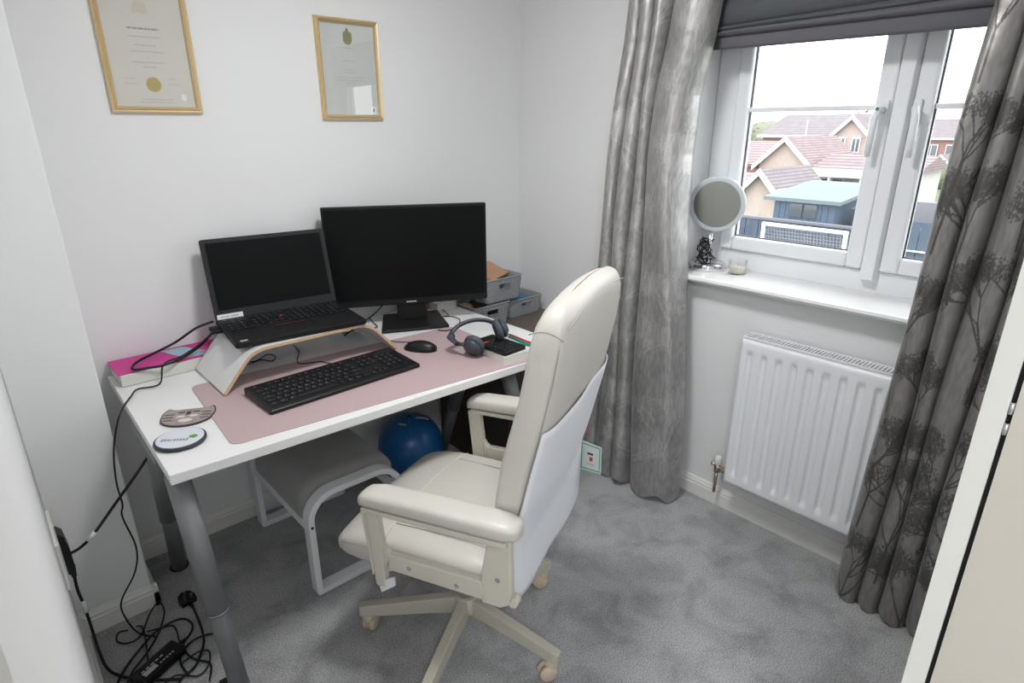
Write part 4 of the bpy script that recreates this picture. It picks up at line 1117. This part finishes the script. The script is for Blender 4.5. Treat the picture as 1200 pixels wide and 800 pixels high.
slab(tquad(0.30, 0.24, 0.68, 0.28), 0.001, 0.0006).build('printed_line', 'silver', tg, world=True)
MB().tube([(1.262, 1.065, 0.588), (1.262, 1.055, 0.63), (1.255, 1.06, 0.665)], 0.0012, 6).build('string', 'red', tg, world=True)

# ---------------------------------------------------------------- pictures
def picture(x0, x1, z0, z1, label, paper):
    t = thing('picture_frame', label, 'picture', ((x0+x1)/2, YW, z0), 0)
    w_, h_ = (x1-x0)/2, z1-z0
    fw = 0.019
    prof = [(0, 0), (0, -0.010), (0.004, -0.016), (0.008, -0.014), (0.011, -0.019), (0.016, -0.015), (fw, -0.008), (fw, 0)]
    mb = MB(); R = []
    for sx, sz in ((-1, 0), (1, 0), (1, 1), (-1, 1), (-1, 0)):
        R.append([Vector((sx*(w_-d), y_, (d if sz == 0 else h_-d))) for d, y_ in prof])
    mb.rings(R, smooth=False, cap=False); mb.build('frame', 'gold', t)
    MB().box((-w_+0.012, -0.005, 0.012), (w_-0.012, -0.001, h_-0.012)).build('certificate', paper, t)
    MB().box((-w_+fw-0.001, -0.0082, fw-0.001), (w_-fw+0.001, -0.0072, h_-fw+0.001)).build('glass', 'pic_glass', t)
    return t, w_, h_
def lines(t, ls, m, name='printed_lines', h_=0.0032):
    mb = MB()
    for cx, cz, ww in ls:
        x = cx-ww/2
        while x < cx+ww/2-0.002:
            l = random.uniform(0.006, 0.016); l = min(l, cx+ww/2-x); mb.box((x, -0.0056, cz-h_/2), (x+l, -0.0051, cz+h_/2)); x += l+0.0022
    mb.build(name, m, t)
# left: centre x .530
K = 1.015
zz = lambda z: 1.5+(z-1.5)*K
t, w_, h_ = picture(0.398*K, 0.652*K, zz(1.539), zz(1.885), 'gold-framed certificate with a round gold seal, left of the two on the wall', 'paper')
b0 = zz(1.539); cx = -0.003
lines(t, [(cx, zz(1.774)-b0, 0.085), ], 'ink', h_=0.005)
lines(t, [(cx, zz(1.752)-b0, 0.085), (cx, zz(1.729)-b0, 0.060), (cx, zz(1.712)-b0, 0.090), (cx, zz(1.695)-b0, 0.004), (cx, zz(1.682)-b0, 0.088), (cx, zz(1.669)-b0, 0.036)], 'pale_ink')
lines(t, [(cx-0.062, zz(1.622)-b0, 0.034), (cx+0.060, zz(1.622)-b0, 0.034), (cx-0.062, zz(1.636)-b0, 0.028), (cx+0.058, zz(1.638)-b0, 0.022)], 'pale_ink', h_=0.0022)
lines(t, [(cx+0.005, zz(1.578)-b0, 0.085), (cx+0.003, zz(1.570)-b0, 0.095)], 'pale_ink', h_=0.0024)
X = Matrix.Rotation(PI/2, 4, 'X')
mb = MB(); sc_ = [(cx+0.002+(0.0215 if k % 2 else 0.0195)*math.cos(2*PI*k/40), zz(1.621)-b0+(0.0215 if k % 2 else 0.0195)*math.sin(2*PI*k/40)) for k in range(40)]
mb.prism(sc_, -0.0062, -0.005, 'y'); se = mb.build('gold_seal', 'seal', t, label='round gold seal')
mb = MB(); mb.prism(sup(cx+0.002, zz(1.621)-b0, 0.012, 0.012, 2, 24), -0.0066, -0.0062, 'y'); mb.build('seal_centre', 'seal', se)
mb = MB(); mb.prism([(cx-0.022, zz(1.815)-b0), (cx+0.022, zz(1.815)-b0), (cx+0.016, zz(1.842)-b0), (cx, zz(1.850)-b0), (cx-0.016, zz(1.842)-b0)], -0.0056, -0.005, 'y'); mb.build('crest', mat('faint_crest', (0.60, 0.55, 0.46), 0.8), t)
mb = MB(); mb.prism(sup(cx+0.082, zz(1.585)-b0, 0.008, 0.010, 2, 12), -0.0056, -0.005, 'y'); mb.build('corner_emblem', 'white_paper', t)
# right
t, w_, h_ = picture(1.064*K, 1.317*K, zz(1.522), zz(1.867), 'gold-framed certificate with a small olive crest, above the monitor', 'paper2')
b0 = zz(1.522)
mb = MB(); mb.prism([(0.0+a, h_-0.060+b) for a, b in ((-0.017, 0.010), (-0.013, 0.018), (-0.008, 0.014), (-0.005, 0.026), (0.000, 0.030), (0.005, 0.026), (0.008, 0.014), (0.014, 0.018), (0.018, 0.008), (0.018, -0.014), (0.010, -0.024), (0.0, -0.028), (-0.010, -0.024), (-0.018, -0.014))], -0.0056, -0.005, 'y'); mb.build('crest', 'crest', t, label='olive green crest')
lines(t, [(0, h_-0.098, 0.045), (0, h_-0.142, 0.055), (0, h_-0.172, 0.040), (0, h_-0.182, 0.045), (0, h_-0.200, 0.100), (0, h_-0.210, 0.110), (0, h_-0.218, 0.05)], 'pale_ink', h_=0.002)
MB().box((w_-0.050, -0.0058, 0.022), (w_-0.028, -0.0051, 0.050)).build('corner_sticker', 'white_paper', t)
MB().box((w_-0.043, -0.0062, 0.030), (w_-0.036, -0.0058, 0.042)).build('sticker_mark', 'ink', t)

# ---------------------------------------------------------------- window sill things
mi = thing('vanity_mirror', 'round swivel vanity mirror on a chrome foot, on the window sill', 'mirror', (2.182, 1.245, 0.957))
MB().lathe([(0.068, 0), (0.070, 0.004), (0.070, 0.022), (0.066, 0.026), (0.012, 0.030)], n=36).build('mirror_foot', 'chrome', mi)
MB().tube([(0, 0, 0.028), (0, 0, 0.155)], 0.009, 12).build('mirror_stem', 'chrome', mi)
nrm = (Vector((0, 0.35, 1.10))-Vector((2.182, 1.235, 1.22))).normalized()
q = nrm.to_track_quat('Z', 'Y').to_matrix().to_4x4(); X = Matrix.Translation((2.176, 1.228, 1.213)) @ q
MB().lathe([(0.005, -0.014), (0.095, -0.012), (0.106, -0.004), (0.106, 0.006), (0.100, 0.010), (0.086, 0.008)], n=48, X=X).build('mirror_rim', 'mirror_rim', mi, world=True)
MB().lathe([(0.088, 0.0085), (0.087, 0.0100), (0.004, 0.0100)], n=48, X=X, smooth=False).build('mirror_face', 'mirror', mi, world=True)
random.seed(3)
P = []
for k in range(34):
    a = k*1.9; P.append((2.172+0.028*math.cos(a)*random.uniform(.4, 1.2)-0.008, 1.252+0.040*math.sin(a*1.3)*random.uniform(.4, 1.2), 1.035+0.042*math.sin(a*0.7+1)+random.uniform(-0.01, 0.01)))
cable(P+[(2.13, 1.27, 0.985), (2.125, 1.29, 0.962)], 0.0018, 'thin black wire tangled around the mirror stem on the sill', k=4)
ja = thing('candle_jar', 'small glass candle jar on the window sill beside the mirror', 'jar', (2.185, 1.118, 0.957))
MB().lathe([(0.030, 0.0), (0.034, 0.003), (0.034, 0.055), (0.031, 0.055), (0.031, 0.004), (0.002, 0.004)], n=28).build('jar_glass', 'pic_glass', ja)
MB().lathe([(0.030, 0.005), (0.030, 0.030), (0.002, 0.031)], n=28).build('candle_wax', 'wax', ja)
MB().tube([(0, 0, 0.030), (0, 0, 0.042)], 0.0008, 6).build('wick', 'ink', ja)

# ---------------------------------------------------------------- socket, plug, floor cables, adapter
so_ = thing('wall_socket', 'cream double wall socket low on the left wall', 'socket', (-0.022, 1.87, 0.30))
B('socket_plate', (-0.0218, 1.76, 0.325), (-0.0135, 1.97, 0.470), 'plate', so_, 0.002, world=True)
for y in (1.80, 1.90): B('rocker_switch', (-0.0135, y, 0.430), (-0.0115, y+0.018, 0.450), 'plate', so_, world=True)
def plug3(loc, X, label, name='mains_plug'):
    t = thing(name, label, 'plug', loc)
    MB().prism([(-0.024, -0.020), (0.024, -0.020), (0.027, 0.002), (0.020, 0.022), (0.008, 0.030), (-0.008, 0.030), (-0.020, 0.022), (-0.027, 0.002)], 0.0, 0.020, X=X).build('plug_body', 'black', t, 0.003, world=True)
    MB().tube([X @ Vector((0, -0.018, 0.010)), X @ Vector((0, -0.042, 0.010))], [0.008, 0.005], 8).build('strain_relief', 'black_soft', t, world=True)
    mb = MB()
    for a, b in ((0, 0.014), (-0.011, -0.008), (0.011, -0.008)): mb.box((a-0.003, b-0.002, 0.020), (a+0.003, b+0.002, 0.036), X)
    mb.build('pin', 'brass', t, world=True)
    return t
t = thing('mains_plug', 'black mains plug pushed into the left wall socket', 'plug', (-0.0115, 1.85, 0.33))
mb = MB(); mb.prism([(0.325, -0.011), (0.325, 0.004), (0.345, 0.008), (0.40, 0.008), (0.445, 0.003), (0.462, -0.011)], 1.828, 1.888, 'y', X=Matrix(((0, 0, 1, 0), (0, 1, 0, 0), (1, 0, 0, 0), (0, 0, 0, 1))))
mb.build('plug_body', 'black', t, 0.004, world=True)
MB().tube([(0.000, 1.858, 0.335), (0.000, 1.858, 0.298)], [0.010, 0.006], 10).build('strain_relief', 'black_soft', t, world=True)
c = cable([(0.000, 1.858, 0.300), (-0.002, 1.855, 0.250), (0.002, 1.85, 0.190), (0.003, 1.84, 0.115), (0.004, 1.80, 0.06), (0.012, 1.77, 0.015), (0.040, 1.72, 0.008), (0.09, 1.66, 0.008), (0.16, 1.60, 0.008)], 0.0042, 'thick black cable dropping from the plug down to the carpet')
MB().tube([(0.0015, 1.8515, 0.215), (0.0025, 1.8495, 0.175)], 0.0062, 8).build('cable_label', 'tag_white', c, label='white label wrapped on the cable')
c = cable([(0.004, 1.84, 0.385), (0.030, 1.81, 0.410), (0.067, 1.80, 0.443), (0.130, 1.80, 0.510), (0.196, 1.80, 0.579), (0.241, 1.80, 0.630), (0.300, 1.80, 0.690)], 0.0042, 'thick black cable rising from the wall plug to under the desk')
MB().tube([(0.050, 1.803, 0.427), (0.071, 1.80, 0.447)], 0.0060, 8).build('cable_label', 'tag_white', c, label='white label wrapped on the cable')
# adapter
ad = thing('power_adapter', 'black laptop power adapter with a pale label on the carpet near the skirting', 'adapter', (0.125, 1.690, 0.001), math.radians(27))
MB().box((-0.072, -0.030, 0), (0.072, 0.030, 0.030)).build('adapter_body', 'black', ad, 0.005)
al = MB().box((-0.055, -0.022, 0.030), (0.050, 0.014, 0.0306)).build('rating_label', 'black_soft', ad)
MB().box((-0.053, -0.019, 0.0306), (-0.012, -0.002, 0.031)).build('label_print', 'silver', al)
mb = MB()
for k in range(5): mb.box((-0.004+k*0.010, -0.018, 0.0306), (0.002+k*0.010, -0.012, 0.031)); mb.box((-0.050+k*0.015, 0.001, 0.0306), (-0.040+k*0.015, 0.006, 0.031))
mb.build('label_symbols', 'silver', al)
MB().tube([(0.072, 0, 0.015), (0.100, 0.004, 0.014)], [0.009, 0.005], 8).build('strain_relief', 'black_soft', ad)
tag(B('small_adapter', (0.235, 1.40, 0.001), (0.268, 1.50, 0.030), 'black', bevel=0.003), 'small black box lying behind the front left desk leg', 'adapter')
X = Matrix.Translation((0.262, 1.920, 0.002)) @ Matrix.Rotation(math.radians(8), 4, 'Z') @ Matrix.Rotation(math.radians(12), 4, 'X')
plug3((0.262, 1.915, 0.0), X, 'loose black three-pin plug lying pins-up on the carpet')
fz = 0.007
def fc(pts, r, label): return cable([(a, b, z) for a, b, z in pts], r, label, k=7)
fc([(0.266, 1.878, 0.012), (0.266, 1.83, fz), (0.259, 1.742, fz), (0.245, 1.687, fz), (0.205, 1.622, fz), (0.160, 1.600, fz), (0.13, 1.55, fz)], 0.0036, 'black mains lead curving away from the loose three-pin plug')
fc([(0.215, 1.735, 0.018), (0.238, 1.770, 0.012), (0.243, 1.812, fz), (0.225, 1.845, fz), (0.185, 1.850, fz), (0.140, 1.830, fz+.004), (0.098, 1.800, fz), (0.050, 1.750, fz), (0.020, 1.70, fz), (0.02, 1.64, fz)], 0.0034, 'black lead looping from the adapter end towards the left skirting')
fc([(0.297, 1.702, fz), (0.262, 1.715, fz+.006), (0.225, 1.725, fz), (0.190, 1.70, fz), (0.175, 1.66, fz), (0.18, 1.60, fz)], 0.0034, 'black lead running to the foot of the front desk leg')
fc([(0.085, 1.900, 0.012), (0.062, 1.915, fz), (0.052, 1.880, fz), (0.075, 1.850, fz), (0.110, 1.855, fz), (0.150, 1.915, fz+.012), (0.178, 1.945, 0.026), (0.190, 1.950, 0.026), (0.190, 1.90, 0.016), (0.155, 1.83, fz), (0.11, 1.77, fz), (0.06, 1.72, fz), (0.03, 1.66, fz)], 0.0026, 'thin black wire curled in loops against the skirting corner')
fc([(0.130, 1.855, fz+.004), (0.165, 1.845, fz+.002), (0.195, 1.835, fz), (0.200, 1.80, fz), (0.195, 1.75, 0.012), (0.200, 1.68, fz), (0.215, 1.64, fz), (0.24, 1.60, fz), (0.22, 1.54, fz)], 0.0028, 'thin black wire crossing behind the power adapter')
fc([(0.110, 1.90, 0.012), (0.122, 1.875, fz+0.012), (0.118, 1.82, fz), (0.110, 1.77, fz), (0.105, 1.735, fz)], 0.0026, 'short thin black wire running into the side of the power adapter')
fc([(0.18, 1.66, fz), (0.225, 1.66, fz+0.008), (0.250, 1.645, fz+.004), (0.235, 1.60, fz), (0.20, 1.58, fz), (0.15, 1.62, fz+0.004), (0.09, 1.60, fz)], 0.0026, 'thin black wire zigzagging in front of the adapter')

# ---------------------------------------------------------------- outside
GZ = -2.45
o = MB().box((2.7, -60, GZ-0.2), (110, 110, GZ)).build('garden_ground', 'grass'); struct(o, 'lawns and gardens below the window')
def Ext(name, label, cat, loc, **k): return thing(name, label, cat, loc, **k)
def win(parent, x, y, z, wy, wz, depth=0.06):
    fo = MB().box((x-depth, y-wy/2, z), (x, y+wy/2, z+wz)).build('window', 'fascia', parent, world=True)
    n = 2
    for k in range(n):
        a = y-wy/2+0.06+k*(wy-0.06)/n; MB().box((x-depth-0.01, a, z+0.07), (x-depth, a+(wy-0.06)/n-0.06, z+wz-0.07)).build('pane', 'pane_dark', fo, world=True)
def house_ridge_y(name, label, x0, x1, y0, y1, zb, ze, zr, wallm, roofm, eave=0.25):
    """ridge runs along y (roof slope faces the window)"""
    t = Ext('house', label, 'house', ((x0+x1)/2, (y0+y1)/2, zb))
    MB().box((x0, y0, zb), (x1, y1, ze)).build('house_wall', wallm, t, world=True)
    xm = (x0+x1)/2
    MB().prism([(x0-eave, ze-0.08), (x1+eave, ze-0.08), (xm, zr)], y0-eave, y1+eave, 'y').build('roof', roofm, t, world=True)
    MB().box((x0-eave-0.05, y0-eave, ze-0.20), (x0-eave, y1+eave, ze-0.06)).build('gutter', 'fascia', t, world=True)
    return t
def gable(t, x0, x1, y0, y1, zb, ze, zr, wallm, roofm, eave=0.22):
    """gable facing -x"""
    ym = (y0+y1)/2
    MB().prism([(y0, zb), (y1, zb), (y1, ze), (ym, zr), (y0, ze)], x0, x1, 'x').build('gable_wall', wallm, t, world=True)
    k = (zr-ze)/(y1-ym)
    for s in (-1, 1):
        ye = ym+s*((y1-ym)+eave); zee = ze-k*eave
        ro = MB().prism([(ym, zr+0.12), (ye, zee+0.12), (ye, zee), (ym, zr)], x0-eave, x1, 'x').build('roof_slope', roofm, t, world=True)
        MB().prism([(ym, zr+0.14), (ye, zee+0.14), (ye, zee-0.08), (ym, zr-0.08)], x0-eave-0.04, x0-eave, 'x').build('bargeboard', 'fascia', ro, world=True)
# red two-storey house
t = house_ridge_y('house', 'red brick house with long tiled roof and gabled wing, middle of the view', 35.5, 42, 12.6, 17.6, GZ, 1.05, 2.10, 'brick', 'roof_brown')
gable(t, 33.5, 37.5, 11.2, 13.0, GZ, 0.95, 1.85, 'brick_pale', 'roof_brown')
win(t, 33.48, 12.5, 0.20, 0.42, 0.75); win(t, 33.48, 11.8, 0.20, 0.42, 0.75)
# white small gable in front of it
t = Ext('house', 'small white gabled porch house in front of the red brick house', 'house', (32.5, 12.85, GZ))
gable(t, 31.9, 33.2, 11.9, 13.8, GZ, -0.25, 0.62, 'render_white', 'roof_brown'); win(t, 31.88, 12.85, -0.45, 0.5, 0.4)
# long bungalow with veranda
t = house_ridge_y('house', 'long low bungalow with brown tiled roof, right half of the left pane', 25.5, 29, 6.9, 10.2, GZ, -0.02, 0.42, 'render_white', 'roof_red')
MB().box((24.1, 6.9, -0.30), (25.2, 10.3, -0.18)).build('veranda_roof', 'fascia', t, world=True)
for y in (7.0, 8.1, 9.2, 10.2): MB().box((24.15, y, GZ), (24.25, y+0.08, -0.3)).build('veranda_post', 'fascia', t, world=True)
win(t, 25.48, 9.6, -1.0, 0.9, 0.6); win(t, 25.48, 7.9, -1.1, 0.8, 0.7)
# pale gable further left
t = Ext('house', 'pale gabled house with wide tiled roof, left side of the window view', 'house', (27, 12.2, GZ))
gable(t, 26, 31, 10.75, 12.9, GZ, -0.05, 0.95, 'brick_pale', 'roof_red')
MB().prism([(26.4, -0.10), (31.5, 0.75), (31.5, 0.65), (26.4, -0.2)], 12.6, 18.0, 'y').build('side_roof', 'roof_red', t, world=True)
MB().box((26.6, 12.8, GZ), (31, 17.5, -0.2)).build('side_wall', 'brick', t, world=True)
win(t, 25.98, 11.8, -0.95, 0.8, 0.6)
# nearer cream gable at left
t = Ext('house', 'cream gabled extension with dark roof edge, lowest at the left of the view', 'house', (20, 9.6, GZ))
gable(t, 19.5, 23, 8.75, 10.3, GZ, -0.75, 0.06, 'brick_pale', 'roof_brown')
MB().prism([(19.6, -0.75), (23.5, -0.25), (23.5, -0.33), (19.6, -0.85)], 10.2, 13.5, 'y').build('side_roof', 'roof_red', t, world=True)
MB().box((19.9, 10.3, GZ), (23, 13.3, -0.8)).build('side_wall', 'brick', t, world=True)
MB().box((19.3, 6.6, -0.52), (22.2, 8.9, -0.42)).build('flat_roof', 'fascia', t, world=True)
MB().box((19.5, 6.7, GZ), (22.0, 8.9, -0.52)).build('extension_wall', 'brick_pale', t, world=True)
# far terrace seen through right pane
t = house_ridge_y('house', 'distant brown terrace with white windows, seen through the right pane', 61, 68, 4.0, 18.0, GZ-2, 0.55, 2.0, 'brick', 'roof_brown')
for y in (15.6, 14.1, 12.9, 11.4, 9.8): win(t, 60.95, y, -0.95, 0.95, 0.95)
MB().box((64, 14.0, 1.6), (64.8, 14.7, 2.35)).build('chimney', 'brick', t, world=True)
gable(t, 57, 61, 12.9, 14.7, GZ-2, -1.55, -0.75, 'brick_pale', 'roof_brown')
# aerial mast
tag(MB().tube([(33.2, 14.2, -2.4), (33.2, 14.2, 1.75)], 0.03, 6).build('aerial_mast', 'fascia'), 'thin white aerial mast in front of the red brick roof', 'mast')
# shed
t = Ext('garden_shed', 'blue-grey garden shed with a double window and pale roof', 'shed', (15, 5.8, GZ))
MB().box((14.1, 5.15, GZ), (16.2, 6.50, -0.10)).build('shed_wall', 'shed_blue', t, world=True)
MB().prism([(13.9, -0.12), (16.4, 0.10), (16.4, 0.18), (13.9, -0.04)], 4.98, 6.68, 'y').build('shed_roof', 'shed_roof', t, world=True)
for a in range(10): MB().box((14.085, 5.15+a*0.135, GZ), (14.1, 5.15+a*0.135+0.125, -0.12)).build('board', 'shed_blue', t, world=True)
for a in (5.52, 5.84): MB().box((14.06, a, -0.47), (14.084, a+0.28, -0.17)).build('shed_window', 'pane_dark', t, world=True)
t2 = Ext('garden_shed', 'pale grey-blue small shed right beside the blue shed', 'shed', (15.6, 4.8, GZ))
MB().box((14.5, 4.30, GZ), (15.9, 4.82, -0.20)).build('shed_wall', 'shed_roof', t2, world=True)
MB().prism([(4.22, -0.20), (4.90, -0.20), (4.56, 0.06)], 14.3, 16.1, 'x').build('shed_roof', 'shed_roof', t2, world=True)
# boundary fence panels
fe = Ext('garden_fence', 'dark slate-blue board fence across the gardens, behind the goal', 'fence', (13, 4, GZ))
bm_ = None; y = -1.5; k = 0
while y < 8.6:
    if bm_ is None: bm_ = MB().box((0, 0, 0), (0.03, 0.142, 2.03)).build('fence_board', 'fence_blue', fe); ob = bm_
    else: ob = bm_.copy(); COL.objects.link(ob)
    ob.location = (0.012*(k % 2), y-4, 0); y += 0.150; k += 1
MB().box((12.97, -1.5, -0.44), (13.06, 8.6, -0.39)).build('top_rail', 'fence_grey', fe, world=True)
fe2 = Ext('garden_fence', 'tall slate fence with grey upper band, seen through the right pane', 'fence', (12.4, 2.2, GZ))
bm_ = None
for k in range(20):
    if bm_ is None: bm_ = MB().box((0, 0, 0), (0.03, 0.155, GZ*-1-0.10)).build('fence_board', 'fence_blue', fe2); ob = bm_
    else: ob = bm_.copy(); COL.objects.link(ob)
    ob.location = (0.012*(k % 2), -2.1+k*0.165, 0)
MB().box((12.36, 0.1, -0.62), (12.44, 3.4, -0.60)).build('middle_rail', 'goal', fe2, world=True)
MB().box((13.2, 0.1, -0.3), (13.4, 3.5, 0.16)).build('upper_panel', 'fence_grey', fe2, world=True)
# goal
gl = Ext('football_goal', 'white framed football goal with a grey net in front of the fence', 'goal', (11.8, 4.9, GZ))
gx, ga, gb, gt = 11.6, 3.98, 5.50, -0.31
mb = MB(); mb.tube([(gx, ga, GZ), (gx, ga, gt)], 0.035, 10); mb.build('post', 'goal', gl, world=True)
mb = MB(); mb.tube([(gx, gb, GZ), (gx, gb, gt)], 0.035, 10); mb.build('post', 'goal', gl, world=True)
mb = MB(); mb.tube([(gx, ga-0.03, gt), (gx, gb+0.03, gt)], 0.035, 10); mb.build('crossbar', 'goal', gl, world=True)
mb = MB()
for k in range(27):
    y = ga+(gb-ga)*k/26; mb.tube([(gx+0.06, y, gt), (gx+0.75, y, GZ)], 0.010, 4)
for k in range(34):
    z = gt+(GZ-gt)*k/33; mb.tube([(gx+0.06+0.69*k/33, ga, z), (gx+0.06+0.69*k/33, gb, z)], 0.010, 4)
mb.build('net', 'net', gl, world=True, kind='stuff')
# hedges and trees
def blob(name, label, cat, c, r, sc, m, n=260, seed=1, group=None, leaf=0.09):
    rng = random.Random(seed); mb = MB(); mb.ball(c, r*0.82, 16, 10, sc)
    for k in range(n):
        a = rng.random()*2*PI; b = math.acos(rng.uniform(-1, 1)); q = r*rng.uniform(0.78, 1.05)
        p = Vector((c[0]+q*sc[0]*math.sin(b)*math.cos(a), c[1]+q*sc[1]*math.sin(b)*math.sin(a), c[2]+q*sc[2]*math.cos(b)))
        e = [Vector((rng.uniform(-1, 1), rng.uniform(-1, 1), rng.uniform(-1, 1)))*leaf*r for _ in range(3)]
        mb.add([p+x for x in e], [(0, 1, 2)])
    return tag(mb.build(name, m), label, cat, group)
blob('hedge', 'yellow-green hedge in front of the distant terrace, behind the right pane', 'hedge', (49, 11.5, -1.9), 1.6, (1.2, 2.0, 0.75), 'hedge', 500, 2)
blob('shrub', 'green shrub beside the veranda of the long bungalow', 'shrub', (22.5, 7.95, -0.62), 0.30, (1, 1.3, 0.6), 'hedge', 200, 4)
blob('tree', 'faint rounded tree on the skyline left of the red brick house', 'tree', (52, 25.5, 0.3), 2.1, (1, 1.6, 0.9), 'tree_far', 400, 5)
blob('tree', 'faint rounded tree on the skyline right behind the red brick house', 'tree', (70, 23.5, 0.5), 3.0, (1, 2.0, 0.8), 'tree_far', 400, 6)
print('tris approx', sum(len(m_.polygons) for m_ in bpy.data.meshes))
